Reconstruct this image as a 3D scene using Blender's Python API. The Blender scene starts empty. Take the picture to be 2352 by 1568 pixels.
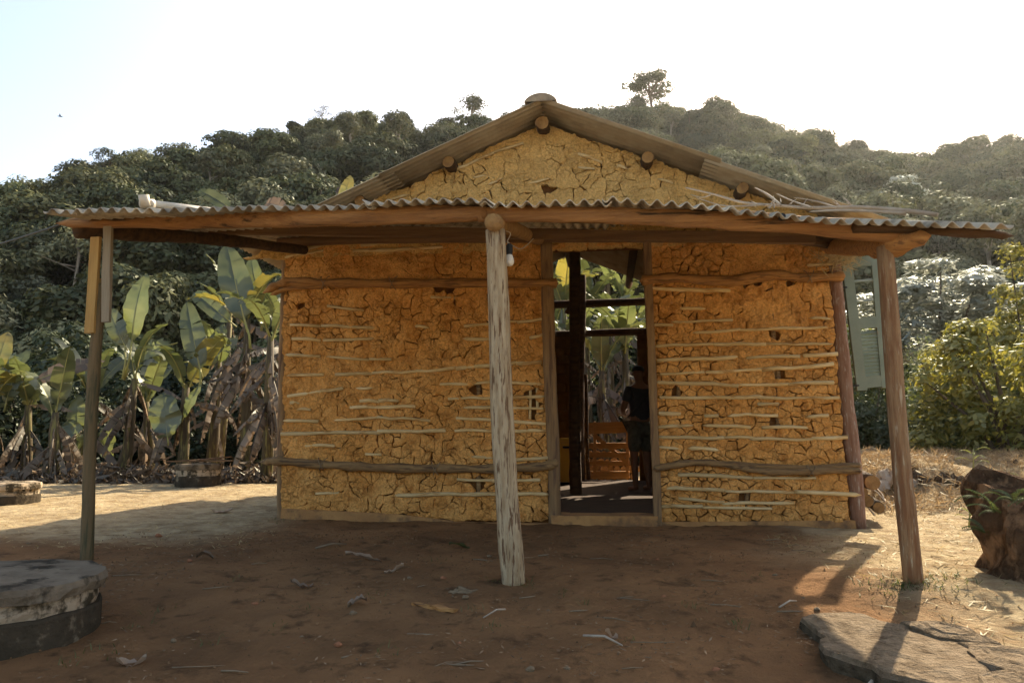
import bpy, math, random
import numpy as np
from mathutils import Vector, Matrix, Quaternion
R = math.radians
random.seed(7)
rng = np.random.default_rng(11)
scene = bpy.context.scene
col = scene.collection

# ------------------------------------------------------------------ camera
F_PX, PITCH, CAM_Z = 1700.0, math.atan(219 / 1700), 0.90     # focal length in 2352-wide pixels
cam_d = bpy.data.cameras.new('camera')
cam_d.sensor_width = 36.0
cam_d.lens = F_PX / 2352 * 36
cam_d.clip_start, cam_d.clip_end = 0.05, 3000
cam = bpy.data.objects.new('camera', cam_d)
cam.location = (0, 0, CAM_Z)
cam.rotation_euler = (math.pi / 2 + PITCH, 0, 0)
col.objects.link(cam)
scene.camera = cam

# ------------------------------------------------------------------ sky, sun, exposure
SUN_AZ, SUN_EL = R(31.5), R(34.5)            # azimuth from +Y towards +X
world = bpy.data.worlds.new('World')
scene.world = world
world.use_nodes = True
wn = world.node_tree.nodes
sky_n = wn.new('ShaderNodeTexSky')
sky_n.sky_type = 'NISHITA'
sky_n.sun_disc = False
sky_n.sun_elevation = SUN_EL
sky_n.sun_rotation = SUN_AZ
sky_n.air_density, sky_n.dust_density, sky_n.ozone_density = 1.0, 2.6, 0.6
wn['Background'].inputs['Strength'].default_value = 0.13
world.node_tree.links.new(sky_n.outputs[0], wn['Background'].inputs['Color'])
sun_d = bpy.data.lights.new('sun', 'SUN')
sun_d.energy, sun_d.angle, sun_d.color = 4.5, R(0.5), (1.0, 0.91, 0.76)
sun = bpy.data.objects.new('sun', sun_d)
sd = Vector((math.sin(SUN_AZ) * math.cos(SUN_EL), math.cos(SUN_AZ) * math.cos(SUN_EL), math.sin(SUN_EL)))
sun.rotation_euler = sd.to_track_quat('Z', 'Y').to_euler()
sun.location = sd * 60
col.objects.link(sun)
vs = scene.view_settings
vs.view_transform, vs.look, vs.gamma, vs.exposure = 'Standard', 'None', 1.0, 1.45
vs.use_curve_mapping = False
vs.use_white_balance = True            # the camera's daylight setting, a little warm
vs.white_balance_temperature = 7300
scene.cycles.use_denoising = True
scene.cycles.max_bounces = 8
scene.cycles.diffuse_bounces = 4
scene.cycles.transmission_bounces = 4
scene.cycles.transparent_max_bounces = 6
scene.cycles.volume_bounces = 0

# ------------------------------------------------------------------ surveying helpers
_fw = Vector((0, math.cos(PITCH), math.sin(PITCH)))
_up = Vector((0, -math.sin(PITCH), math.cos(PITCH)))
def ray(px, py):
    return Vector((1, 0, 0)) * ((px - 1176) / F_PX) + _up * ((784 - py) / F_PX) + _fw
CAMP = Vector((0, 0, CAM_Z))
def at_z(px, py, z):
    d = ray(px, py); return CAMP + d * ((z - CAM_Z) / d.z)
def at_Y(px, py, Y):
    d = ray(px, py); return CAMP + d * (Y / d.y)
YAW = R(7.2)
HO = at_z(1390, 1200, 0.08)                       # house origin: foot of the doorway
HX = Vector((math.cos(YAW), -math.sin(YAW), 0))   # along the front wall
HY = Vector((math.sin(YAW), math.cos(YAW), 0))    # into the house
def at_H(px, py, c=0.0):
    """point in house coordinates, on the plane parallel to the front wall at local y = c"""
    d = ray(px, py); t = (c - (CAMP - HO).dot(HY)) / d.dot(HY)
    p = CAMP + d * t - HO
    return Vector((p.dot(HX), c, p.z + HO.z))
def to_H(p):
    q = p - Vector((HO.x, HO.y, 0)); return Vector((q.dot(HX), q.dot(HY), p.z))
def from_H(p):
    return Vector((HO.x, HO.y, 0)) + HX * p[0] + HY * p[1] + Vector((0, 0, p[2]))

# ------------------------------------------------------------------ numeric noise
def _hash(ix, iy, iz):
    n = (ix * 73856093) ^ (iy * 19349663) ^ (iz * 83492791)
    n = (n ^ (n >> 13)) & 0x7fffffff
    n = (n * 1274126177 + 12345) & 0x7fffffff
    n = (n ^ (n >> 15)) & 0xffff
    return n / 65535.0
def vnoise(x, y, z=0.0):
    x, y, z = np.broadcast_arrays(np.asarray(x, float), np.asarray(y, float), np.asarray(z, float))
    ix, iy, iz = np.floor(x).astype(np.int64), np.floor(y).astype(np.int64), np.floor(z).astype(np.int64)
    fx, fy, fz = x - ix, y - iy, z - iz
    fx, fy, fz = [f * f * (3 - 2 * f) for f in (fx, fy, fz)]
    r = 0
    for a in (0, 1):
        for b in (0, 1):
            for c in (0, 1):
                w = (fx if a else 1 - fx) * (fy if b else 1 - fy) * (fz if c else 1 - fz)
                r = r + w * _hash(ix + a, iy + b, iz + c)
    return r * 2 - 1
def fbm(x, y, z=0.0, o=3):
    r, a = 0, 1.0
    for i in range(o):
        r = r + a * vnoise(np.asarray(x) * 2 ** i + 17 * i, np.asarray(y) * 2 ** i + 5 * i, np.asarray(z) * 2 ** i + 9 * i)
        a *= 0.5
    return r

# ------------------------------------------------------------------ object helpers
def fast_mesh(name, verts, faces, mats=(), smooth=False, mat_idx=None):
    """verts (n,3); faces list of tuples or (m,k) array"""
    me = bpy.data.meshes.new(name)
    verts = np.asarray(verts, dtype=np.float32)
    if isinstance(faces, np.ndarray):
        m, k = faces.shape
        me.vertices.add(len(verts)); me.vertices.foreach_set('co', verts.ravel())
        me.loops.add(m * k); me.loops.foreach_set('vertex_index', faces.ravel().astype(np.int32))
        me.polygons.add(m)
        me.polygons.foreach_set('loop_start', np.arange(0, m * k, k, dtype=np.int32))
        me.polygons.foreach_set('loop_total', np.full(m, k, dtype=np.int32))
    else:
        me.from_pydata([tuple(v) for v in verts.tolist()], [], faces)
    if mat_idx is not None:
        me.polygons.foreach_set('material_index', np.asarray(mat_idx, dtype=np.int32))
    if smooth:
        me.polygons.foreach_set('use_smooth', np.ones(len(me.polygons), dtype=bool))
    for m_ in mats:
        me.materials.append(m_)
    me.update(calc_edges=True)
    me.validate()
    return me
def link(name, data, parent=None, loc=None, rot=None):
    o = bpy.data.objects.new(name, data)
    col.objects.link(o)
    if parent is not None: o.parent = parent
    if loc is not None: o.location = loc
    if rot is not None: o.rotation_euler = rot
    return o
def tag(o, label=None, cat=None, group=None, kind=None):
    if label: o['label'] = label
    if cat: o['category'] = cat
    if group: o['group'] = group
    if kind: o['kind'] = kind
    return o
def empty(name, loc=(0, 0, 0), rz=0.0, label=None, cat=None, group=None):
    o = link(name, None, None, loc, (0, 0, rz)); o.empty_display_size = 0.1
    return tag(o, label, cat, group)
class MB:
    """collects shapes and builds them as one mesh object"""
    def __init__(s): s.v, s.f, s.mi, s.n = [], [], [], 0
    def add(s, v, f, mi=0):
        v = np.asarray(v, float); s.v.append(v)
        s.f += [tuple(i + s.n for i in q) for q in f]; s.mi += [mi] * len(f); s.n += len(v)
        return s
    def box(s, c, size, rot=None, jit=0.0, mi=0, nx=1):
        sx, sy, sz = [a / 2 for a in size]
        xs = np.linspace(-sx, sx, nx + 1); v = []
        for x in xs:
            v += [(x, -sy, -sz), (x, sy, -sz), (x, sy, sz), (x, -sy, sz)]
        v = np.array(v)
        if jit: v = v + rng.normal(0, jit, v.shape)
        f = [(3, 2, 1, 0)]
        for i in range(nx):
            a, b = i * 4, i * 4 + 4
            for k in range(4):
                k2 = (k + 1) % 4
                f.append((a + k, a + k2, b + k2, b + k))
        e = nx * 4; f.append((e, e + 1, e + 2, e + 3))
        if rot is not None: v = v @ np.array(rot.to_3x3() if hasattr(rot, 'to_3x3') else rot).T
        return s.add(v + np.array(c), f, mi)
    def bar(s, a, b, w, h, jit=0.0, mi=0, nx=1, upv=(0, 0, 1)):
        """square-section bar from a to b, w across, h along upv"""
        a, b = Vector(a), Vector(b); d = (b - a); L = d.length; x = d.normalized()
        z = Vector(upv); z = (z - x * z.dot(x)).normalized(); y = z.cross(x)
        m = Matrix((x, y, z)).transposed()
        return s.box((a + b) / 2, (L, w, h), m, jit, mi, nx)
    def tube(s, pts, rad, seg=8, wob=0.0, mi=0, seed=0, squash=1.0, point=(0, 0), freq=6.0):
        v, f = tube_geo(pts, rad, seg, wob, seed, squash, point, freq)
        return s.add(v, f, mi)
    def build(s, name, mats, parent=None, smooth=False, loc=None, rot=None):
        if not isinstance(mats, (list, tuple)): mats = [mats]
        me = fast_mesh(name, np.concatenate(s.v), s.f, mats, smooth, s.mi)
        return link(name, me, parent, loc, rot)
def tube_geo(pts, rad, seg=8, wob=0.0, seed=0, squash=1.0, point=(0, 0), freq=6.0):
    pts = [Vector(p) for p in pts]; n = len(pts)
    if not hasattr(rad, '__len__'): rad = [rad] * n
    v, f = [], []
    for i, p in enumerate(pts):
        d = (pts[min(i + 1, n - 1)] - pts[max(i - 1, 0)]).normalized()
        a = Vector((0, 0, 1)) if abs(d.z) < 0.8 else Vector((0, 1, 0))
        u = d.cross(a).normalized(); w = u.cross(d)
        for k in range(seg):
            t = 2 * math.pi * k / seg
            v.append(p + u * (math.cos(t) * rad[i]) + w * (math.sin(t) * rad[i] * squash))
    v = np.array([tuple(q) for q in v])
    if wob:
        c = np.repeat(np.array([tuple(p) for p in pts]), seg, 0)
        k = 1 + wob * fbm(v[:, 0] * freq + seed * 3.1, v[:, 1] * freq + seed, v[:, 2] * freq, 2)
        v = c + (v - c) * k[:, None]
    for i in range(n - 1):
        for k in range(seg):
            k2 = (k + 1) % seg
            f.append((i * seg + k, i * seg + k2, (i + 1) * seg + k2, (i + 1) * seg + k))
    c0 = pts[0] - (pts[1] - pts[0]).normalized() * point[0]
    c1 = pts[-1] + (pts[-1] - pts[-2]).normalized() * point[1]
    v = np.vstack([v, [tuple(c0)], [tuple(c1)]])
    a, b = len(v) - 2, len(v) - 1
    for k in range(seg):
        k2 = (k + 1) % seg
        f.append((a, k2, k)); f.append((b, (n - 1) * seg + k, (n - 1) * seg + k2))
    return v, f
def resample(pts, step):
    out = []
    pts = [Vector(p) for p in pts]
    for a, b in zip(pts[:-1], pts[1:]):
        n = max(1, int((b - a).length / step))
        out += [a.lerp(b, i / n) for i in range(n)]
    return out + [pts[-1]]
def smooth_path(pts, per=4):
    """Catmull-Rom through points (any tuple length as Vector)"""
    P = [Vector(p) for p in pts]; out = []
    for i in range(len(P) - 1):
        p0, p1, p2, p3 = P[max(i - 1, 0)], P[i], P[i + 1], P[min(i + 2, len(P) - 1)]
        for k in range(per):
            t = k / per
            out.append(0.5 * ((2 * p1) + (p2 - p0) * t + (2 * p0 - 5 * p1 + 4 * p2 - p3) * t * t + (3 * p1 - p0 - 3 * p2 + p3) * t ** 3))
    return out + [P[-1]]

# ------------------------------------------------------------------ materials
def pmat(name, c1, c2, scale=4.0, rough=0.9, bump=0.3, bscale=30.0, stretch=(1, 1, 1), c3=None, s3=2.0, lo3=0.52, hi3=0.62,
         detail=6.0, bdist=0.02, island=0.0, spec=0.2, lo=0.35, hi=0.65, objrand=0.0, st3=None):
    m = bpy.data.materials.new(name); m.use_nodes = True
    nt = m.node_tree; N, L = nt.nodes, nt.links
    b = N['Principled BSDF']; b.inputs['Roughness'].default_value = rough
    b.inputs['Specular IOR Level'].default_value = spec
    tc = N.new('ShaderNodeTexCoord')
    def mapped(st):
        mp = N.new('ShaderNodeMapping'); mp.inputs['Scale'].default_value = st
        L.new(tc.outputs['Object'], mp.inputs['Vector']); return mp
    mp = mapped(stretch)
    def noise(sc, mpn, det=detail):
        t = N.new('ShaderNodeTexNoise'); t.inputs['Scale'].default_value = sc; t.inputs['Detail'].default_value = det
        t.inputs['Roughness'].default_value = 0.62
        L.new(mpn.outputs[0], t.inputs['Vector']); return t
    n1 = noise(scale, mp)
    rmp = N.new('ShaderNodeMapRange'); rmp.inputs['From Min'].default_value = lo; rmp.inputs['From Max'].default_value = hi
    L.new(n1.outputs['Fac'], rmp.inputs['Value'])
    mx = N.new('ShaderNodeMix'); mx.data_type = 'RGBA'
    mx.inputs['A'].default_value = (*c1, 1); mx.inputs['B'].default_value = (*c2, 1)
    L.new(rmp.outputs[0], mx.inputs['Factor']); out = mx.outputs['Result']
    if c3 is not None:
        n3 = noise(s3, mapped(st3) if st3 else mp)
        r3 = N.new('ShaderNodeMapRange'); r3.inputs['From Min'].default_value = lo3; r3.inputs['From Max'].default_value = hi3
        L.new(n3.outputs['Fac'], r3.inputs['Value'])
        m3 = N.new('ShaderNodeMix'); m3.data_type = 'RGBA'; m3.inputs['B'].default_value = (*c3, 1)
        L.new(out, m3.inputs['A']); L.new(r3.outputs[0], m3.inputs['Factor']); out = m3.outputs['Result']
    for amt, src in ((island, 'ShaderNodeNewGeometry'), (objrand, 'ShaderNodeObjectInfo')):
        if amt:
            g = N.new(src); o_ = g.outputs['Random Per Island' if src == 'ShaderNodeNewGeometry' else 'Random']
            mr = N.new('ShaderNodeMapRange'); mr.inputs['To Min'].default_value = 1 - amt; mr.inputs['To Max'].default_value = 1 + amt
            L.new(o_, mr.inputs['Value'])
            hs = N.new('ShaderNodeHueSaturation'); L.new(mr.outputs[0], hs.inputs['Value']); L.new(out, hs.inputs['Color']); out = hs.outputs['Color']
    L.new(out, b.inputs['Base Color'])
    if bump:
        nb = noise(bscale, mp, 8.0)
        bp = N.new('ShaderNodeBump'); bp.inputs['Strength'].default_value = bump; bp.inputs['Distance'].default_value = bdist
        L.new(nb.outputs['Fac'], bp.inputs['Height']); L.new(bp.outputs[0], b.inputs['Normal'])
    m['out'] = 0
    return m
def leafmat(name, c1, c2, trans=0.45, tcol=None, gloss=0.03, rough=0.5, objrand=0.38, island=0.3, noise_scale=0.0):
    m = bpy.data.materials.new(name); m.use_nodes = True
    nt = m.node_tree; N, L = nt.nodes, nt.links
    N.remove(N['Principled BSDF']); out = N['Material Output']
    g = N.new('ShaderNodeNewGeometry'); oi = N.new('ShaderNodeObjectInfo')
    mx = N.new('ShaderNodeMix'); mx.data_type = 'RGBA'
    mx.inputs['A'].default_value = (*c1, 1); mx.inputs['B'].default_value = (*c2, 1)
    if noise_scale:
        tc = N.new('ShaderNodeTexCoord'); t = N.new('ShaderNodeTexNoise'); t.inputs['Scale'].default_value = noise_scale; t.inputs['Detail'].default_value = 4
        L.new(tc.outputs['Object'], t.inputs['Vector'])
        mr0 = N.new('ShaderNodeMapRange'); mr0.inputs['From Min'].default_value = .38; mr0.inputs['From Max'].default_value = .62
        L.new(t.outputs['Fac'], mr0.inputs['Value']); L.new(mr0.outputs[0], mx.inputs['Factor'])
    else:
        L.new(g.outputs['Random Per Island'], mx.inputs['Factor'])
    mr = N.new('ShaderNodeMapRange'); mr.inputs['To Min'].default_value = 1 - objrand; mr.inputs['To Max'].default_value = 1 + objrand
    L.new(oi.outputs['Random'], mr.inputs['Value'])
    hs = N.new('ShaderNodeHueSaturation'); L.new(mr.outputs[0], hs.inputs['Value']); L.new(mx.outputs['Result'], hs.inputs['Color'])
    d = N.new('ShaderNodeBsdfDiffuse'); L.new(hs.outputs[0], d.inputs['Color'])
    t = N.new('ShaderNodeBsdfTranslucent')
    if tcol:
        mt = N.new('ShaderNodeMix'); mt.data_type = 'RGBA'; mt.blend_type = 'MULTIPLY'; mt.inputs['Factor'].default_value = 1
        mt.inputs['B'].default_value = (*tcol, 1); L.new(hs.outputs[0], mt.inputs['A']); L.new(mt.outputs['Result'], t.inputs['Color'])
    else: L.new(hs.outputs[0], t.inputs['Color'])
    ms = N.new('ShaderNodeMixShader'); ms.inputs[0].default_value = trans
    L.new(d.outputs[0], ms.inputs[1]); L.new(t.outputs[0], ms.inputs[2])
    gl = N.new('ShaderNodeBsdfGlossy'); gl.inputs['Roughness'].default_value = rough; gl.inputs['Color'].default_value = (.9, .95, .9, 1)
    m2 = N.new('ShaderNodeMixShader'); m2.inputs[0].default_value = gloss
    L.new(ms.outputs[0], m2.inputs[1]); L.new(gl.outputs[0], m2.inputs[2])
    L.new(m2.outputs[0], out.inputs['Surface'])
    return m

def mudmat(name, ca, cb, cc, crack=1.0, cd=None):
    m = pmat(name, ca, cb, 2.2, 0.95, 0.0, c3=cc, s3=9.0, lo3=.5, hi3=.72, spec=0.05, objrand=0.10)
    nt = m.node_tree; N, L = nt.nodes, nt.links; b = N['Principled BSDF']
    tc = N.new('ShaderNodeTexCoord')
    sp = N.new('ShaderNodeTexNoise'); sp.inputs['Scale'].default_value = 55; sp.inputs['Detail'].default_value = 5; sp.inputs['Roughness'].default_value = .75
    L.new(tc.outputs['Object'], sp.inputs['Vector'])
    spr = N.new('ShaderNodeMapRange'); spr.inputs['From Min'].default_value = .36; spr.inputs['From Max'].default_value = .6; spr.inputs['To Min'].default_value = .66; spr.inputs['To Max'].default_value = 1.06
    L.new(sp.outputs['Fac'], spr.inputs['Value'])
    hsv = N.new('ShaderNodeHueSaturation'); L.new(b.inputs['Base Color'].links[0].from_socket, hsv.inputs['Color']); L.new(spr.outputs[0], hsv.inputs['Value']); L.new(hsv.outputs[0], b.inputs['Base Color'])
    wz = N.new('ShaderNodeTexNoise'); wz.inputs['Scale'].default_value = 9; wz.inputs['Detail'].default_value = 4
    L.new(tc.outputs['Object'], wz.inputs['Vector'])
    va = N.new('ShaderNodeVectorMath'); va.operation = 'MULTIPLY_ADD'
    L.new(wz.outputs['Color'], va.inputs[0]); va.inputs[1].default_value = (.14, .14, .14); L.new(tc.outputs['Object'], va.inputs[2])
    vo = N.new('ShaderNodeTexVoronoi'); vo.feature = 'DISTANCE_TO_EDGE'; vo.inputs['Scale'].default_value = 13
    L.new(va.outputs[0], vo.inputs['Vector'])
    mr = N.new('ShaderNodeMapRange'); mr.inputs['From Max'].default_value = .055; L.new(vo.outputs['Distance'], mr.inputs['Value'])
    n1 = N.new('ShaderNodeTexNoise'); n1.inputs['Scale'].default_value = 26; n1.inputs['Detail'].default_value = 9; n1.inputs['Roughness'].default_value = .7
    L.new(tc.outputs['Object'], n1.inputs['Vector'])
    # cracks only in places
    nm = N.new('ShaderNodeTexNoise'); nm.inputs['Scale'].default_value = 5; L.new(tc.outputs['Object'], nm.inputs['Vector'])
    rm = N.new('ShaderNodeMapRange'); rm.inputs['From Min'].default_value = .42; rm.inputs['From Max'].default_value = .58
    rm.inputs['To Min'].default_value = 0; rm.inputs['To Max'].default_value = crack; L.new(nm.outputs['Fac'], rm.inputs['Value'])
    inv = N.new('ShaderNodeMath'); inv.operation = 'SUBTRACT'; inv.inputs[0].default_value = 1; L.new(mr.outputs[0], inv.inputs[1])
    ck = N.new('ShaderNodeMath'); ck.operation = 'MULTIPLY'; L.new(inv.outputs[0], ck.inputs[0]); L.new(rm.outputs[0], ck.inputs[1])
    h = N.new('ShaderNodeMath'); h.operation = 'MULTIPLY_ADD'; L.new(ck.outputs[0], h.inputs[0]); h.inputs[1].default_value = -.45; L.new(n1.outputs['Fac'], h.inputs[2])
    bp = N.new('ShaderNodeBump'); bp.inputs['Strength'].default_value = 1.0; bp.inputs['Distance'].default_value = .035
    L.new(h.outputs[0], bp.inputs['Height']); L.new(bp.outputs[0], b.inputs['Normal'])
    return m

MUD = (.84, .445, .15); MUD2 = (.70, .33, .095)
M = {}
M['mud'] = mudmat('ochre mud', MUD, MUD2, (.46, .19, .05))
M['mud_gable'] = mudmat('pale ochre mud', (.74, .47, .18), (.68, .41, .145), (.58, .33, .11), .8)
M['mud_back'] = pmat('shade dark mud core', (.17, .072, .02), (.11, .046, .014), 9, .95, .8, 30)  # same mud, colour darkened so the cracks read as deep shade
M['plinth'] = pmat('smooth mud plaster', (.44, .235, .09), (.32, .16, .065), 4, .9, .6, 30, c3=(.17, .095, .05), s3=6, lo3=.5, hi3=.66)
M['inner'] = pmat('shade dark inner mud wall', (.15, .075, .026), (.10, .045, .015), 6, .95, .8, 20)  # mud colour darkened to put the unlit room's shade on its walls
M['cane'] = pmat('split cane', (.62, .48, .27), (.50, .34, .15), 5, .75, .3, 40, (1, 6, 6), objrand=.14, c3=(.42, .24, .09), s3=3, lo3=.56)
M['bar'] = pmat('weathered pole', (.30, .19, .09), (.19, .11, .05), 6, .85, .6, 25, (.5, 6, 6), c3=(.10, .06, .035), s3=7)
M['bar2'] = pmat('ochre stained pole', (.42, .22, .08), (.28, .13, .045), 6, .85, .5, 25, (.5, 6, 6), c3=(.16, .08, .035), s3=7)
M['jamb'] = pmat('grey brown timber', (.27, .17, .085), (.19, .11, .055), 5, .85, .5, 22, (6, 6, .5), c3=(.12, .07, .045), s3=4)
M['jamb_red'] = pmat('reddish grey timber', (.27, .16, .11), (.20, .095, .055), 6, .85, .6, 22, (6, 6, .6), c3=(.40, .34, .28), s3=14, lo3=.56, hi3=.66)
M['post_white'] = pmat('weathered post', (.36, .25, .14), (.54, .43, .28), 5, .8, 1.0, 14, (6, 6, .7), c3=(.17, .095, .05), s3=7.5, lo3=.53, hi3=.6, lo=.38, hi=.6, st3=(8, 8, .8), bdist=.03)
M['post_red'] = pmat('red brown post', (.21, .10, .048), (.31, .19, .10), 5, .8, .8, 14, (7, 7, .6), c3=(.44, .35, .24), s3=8, lo3=.58, hi3=.64, bdist=.03, lo=.42, hi=.58)
M['post_green'] = pmat('mossy pole', (.17, .115, .06), (.12, .09, .045), 5, .85, .5, 18, (7, 7, .5), c3=(.07, .065, .035), s3=5)
M['board_y'] = pmat('yellow board', (.42, .26, .09), (.34, .2, .07), 5, .8, .3, 20, (7, 7, .6))
M['board_g'] = pmat('grey board', (.30, .25, .18), (.23, .19, .13), 5, .8, .3, 20, (7, 7, .6))
M['beam'] = pmat('split old log', (.46, .24, .095), (.27, .13, .055), 3.2, .85, .9, 16, (.45, 7, 7), c3=(.06, .035, .02), s3=2.6, lo3=.54, hi3=.64, bdist=.03)
M['log_dark'] = pmat('dark rough log', (.12, .065, .032), (.055, .032, .018), 4, .9, .9, 16, (.5, 6, 6), bdist=.03)
M['sawn'] = pmat('old sawn timber', (.20, .115, .055), (.12, .065, .035), 4, .85, .4, 20, (.4, 7, 7))
M['log_end'] = pmat('cut log end', (.34, .2, .08), (.22, .12, .05), 14, .85, .6, 40)
M['sheet'] = pmat('fibre cement sheet', (.48, .42, .32), (.36, .30, .22), 4, .9, .35, 60, c3=(.12, .1, .075), s3=3.5, lo3=.5, hi3=.68, objrand=.28)
M['sheet_main'] = pmat('old fibre cement sheet', (.44, .35, .23), (.34, .25, .15), 4, .9, .4, 50, c3=(.17, .13, .085), s3=2.6, lo3=.54, hi3=.72, objrand=.18)
M['ridge'] = pmat('lichened ridge tile', (.36, .29, .2), (.22, .17, .12), 8, .95, .8, 40)
M['shutter'] = pmat('faded green paint', (.21, .255, .20), (.17, .21, .165), 4, .6, .15, 30, c3=(.25, .2, .13), s3=9, lo3=.64, hi3=.7, spec=.3)
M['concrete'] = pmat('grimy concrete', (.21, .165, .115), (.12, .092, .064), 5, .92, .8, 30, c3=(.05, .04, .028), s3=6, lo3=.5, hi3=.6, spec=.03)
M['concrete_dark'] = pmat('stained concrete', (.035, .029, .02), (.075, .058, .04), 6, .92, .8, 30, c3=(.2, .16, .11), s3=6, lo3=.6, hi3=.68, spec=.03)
M['limewash'] = pmat('grimy limewash', (.44, .35, .25), (.28, .215, .145), 6, .9, .6, 30, c3=(.06, .047, .03), s3=9, lo3=.47, hi3=.56, spec=.03)
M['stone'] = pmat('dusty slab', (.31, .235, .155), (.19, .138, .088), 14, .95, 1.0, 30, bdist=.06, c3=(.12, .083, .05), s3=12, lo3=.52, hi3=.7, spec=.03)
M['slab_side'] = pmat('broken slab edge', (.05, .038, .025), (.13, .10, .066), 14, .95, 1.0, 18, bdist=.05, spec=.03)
M['bark'] = pmat('bark', (.14, .09, .055), (.075, .05, .03), 5, .95, 1.0, 12, (4, 4, 1), c3=(.2, .15, .1), s3=6, bdist=.05)
M['rot'] = pmat('rotten stump wood', (.15, .085, .047), (.05, .031, .02), 4, .95, 1.0, 12, (2, 2, 1.2), c3=(.34, .20, .11), s3=2.2, lo3=.5, hi3=.6, bdist=.08, spec=.02)
M['trunk'] = pmat('tree trunk', (.16, .12, .085), (.10, .075, .05), 5, .95, .5, 12)
M['trunk_pale'] = pmat('pale trunk', (.36, .32, .26), (.26, .22, .17), 5, .95, .4, 12)
M['twig'] = pmat('dry twig', (.26, .19, .12), (.17, .12, .075), 5, .9, .2, 30)
M['branch_grey'] = pmat('bleached branch', (.42, .35, .27), (.28, .22, .16), 6, .9, .3, 30)
M['dry_leaf'] = leafmat('dry leaf', (.24, .155, .10), (.34, .25, .17), .3, gloss=.05)
M['dead_banana'] = leafmat('dead banana leaf', (.06, .036, .02), (.21, .14, .085), .25, gloss=.05)
M['banana'] = leafmat('banana leaf', (.07, .085, .03), (.115, .125, .048), .5, (1.1, 1.1, .9), .06, .4, .35, noise_scale=2.0)
M['banana_y'] = leafmat('yellowed banana leaf', (.19, .16, .04), (.12, .125, .036), .5, (1.2, 1.1, .8), .06, .4, .2, noise_scale=3.0)
M['banana_rib'] = pmat('banana rib', (.30, .30, .09), (.26, .22, .10), 4, .6, 0)
M['banana_stem'] = pmat('banana stem', (.11, .08, .042), (.06, .043, .026), 4, .8, .6, 14, (5, 5, .6), c3=(.2, .17, .06), s3=3)
M['fern'] = leafmat('fern', (.05, .07, .02), (.09, .11, .035), .3)
M['grass'] = leafmat('dry grass', (.34, .24, .105), (.46, .35, .18), .35)
M['mulch'] = leafmat('brown mulch', (.16, .10, .05), (.32, .22, .11), .3)
M['green_grass'] = leafmat('green grass', (.10, .13, .03), (.2, .21, .06), .4)
M['pvc'] = pmat('dusty plastic pipe', (.66, .60, .50), (.52, .45, .35), 8, .5, .1, 40)
M['black'] = pmat('black plastic', (.02, .02, .02), (.03, .03, .03), 8, .5, 0)
M['bulb'] = pmat('milky bulb', (.75, .72, .64), (.68, .64, .55), 3, .25, 0, spec=.5)
M['wire'] = pmat('pale wire', (.5, .42, .32), (.4, .33, .25), 8, .6, 0)
M['yellow'] = pmat('yellow enamel', (.72, .44, .06), (.62, .36, .05), 3, .4, .05, 30, c3=(.3, .17, .04), s3=7, lo3=.66, hi3=.75)
M['floor'] = pmat('shade dark trodden floor', (.07, .042, .025), (.05, .03, .018), 4, .95, .3, 30)  # floor colour darkened to stand for the room's lack of light
M['gate'] = pmat('gate board', (.50, .27, .10), (.36, .18, .07), 4, .75, .3, 20, (.5, 6, 6))
M['dung'] = pmat('dung', (.24, .17, .10), (.16, .11, .065), 10, .95, 1, 25)
M['brick'] = pmat('brick bit', (.32, .13, .06), (.24, .1, .05), 9, .9, .4, 30)
M['skin'] = pmat('skin', (.22, .11, .065), (.2, .1, .06), 9, .6, 0)
M['shirt'] = pmat('dark shirt', (.035, .035, .04), (.045, .045, .05), 9, .9, .2, 80)
M['shorts'] = pmat('patterned shorts', (.05, .055, .04), (.14, .13, .10), 14, .9, .2, 80)
M['hair'] = pmat('dark hair', (.015, .012, .01), (.02, .015, .012), 30, .7, .3, 90)
M['bird'] = pmat('dark feathers', (.06, .055, .05), (.05, .045, .04), 9, .8, 0)

# ------------------------------------------------------------------ ground
def sstep(a, b, x):
    t = np.clip((np.asarray(x, float) - a) / (b - a), 0, 1); return t * t * (3 - 2 * t)
def gz(x, y):
    x, y = np.asarray(x, float), np.asarray(y, float)
    z = 0.07 - 0.072 * np.clip(4.9 - y, 0, 12)
    mask = sstep(3.9, 5.2, x) * sstep(7.6, 10.0, y)
    z = z + 0.50 * mask + mask * (.10 * fbm(x * 1.1, y * 1.1, 3.3, 3) + .05 * fbm(x * 4, y * 4, 1.3, 2))
    z = z + .05 * np.exp(-((x - 2.4) ** 2 / .5 + (y - 4.35) ** 2 / .12)) * (1 + .5 * vnoise(x * 9, y * 9))
    return z + .012 * fbm(x * 1.3, y * 1.3, 0, 3) + .009 * fbm(x * 6, y * 6, 4, 3)
def gzs(x, y): return float(gz(x, y))
def hit_ground(px, py):
    """first point of the ground along the line of sight"""
    d = ray(px, py); t = np.arange(1.8, 40, .02); x, y, z = d.x * t, d.y * t, CAM_Z + d.z * t
    k = np.argmax(z < gz(x, y))
    return Vector((x[k], y[k], gzs(x[k], y[k])))
def axis(lo, hi, a, b, st, coarse):
    return np.concatenate([np.linspace(lo, a, coarse)[:-1], np.arange(a, b, st), np.linspace(b, hi, coarse)])
xs = np.concatenate([np.linspace(-700, -11, 16)[:-1], np.arange(-11, -4.2, .1), np.arange(-4.2, 4.6, .034), np.arange(4.6, 11, .1), np.linspace(11, 700, 16)])
ys = np.concatenate([np.linspace(-500, -2, 16)[:-1], np.arange(-2, 2.2, .12), np.arange(2.2, 7.6, .034), np.arange(7.6, 17, .09), np.linspace(17, 900, 16)])
XX, YY = np.meshgrid(xs, ys)
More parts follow.
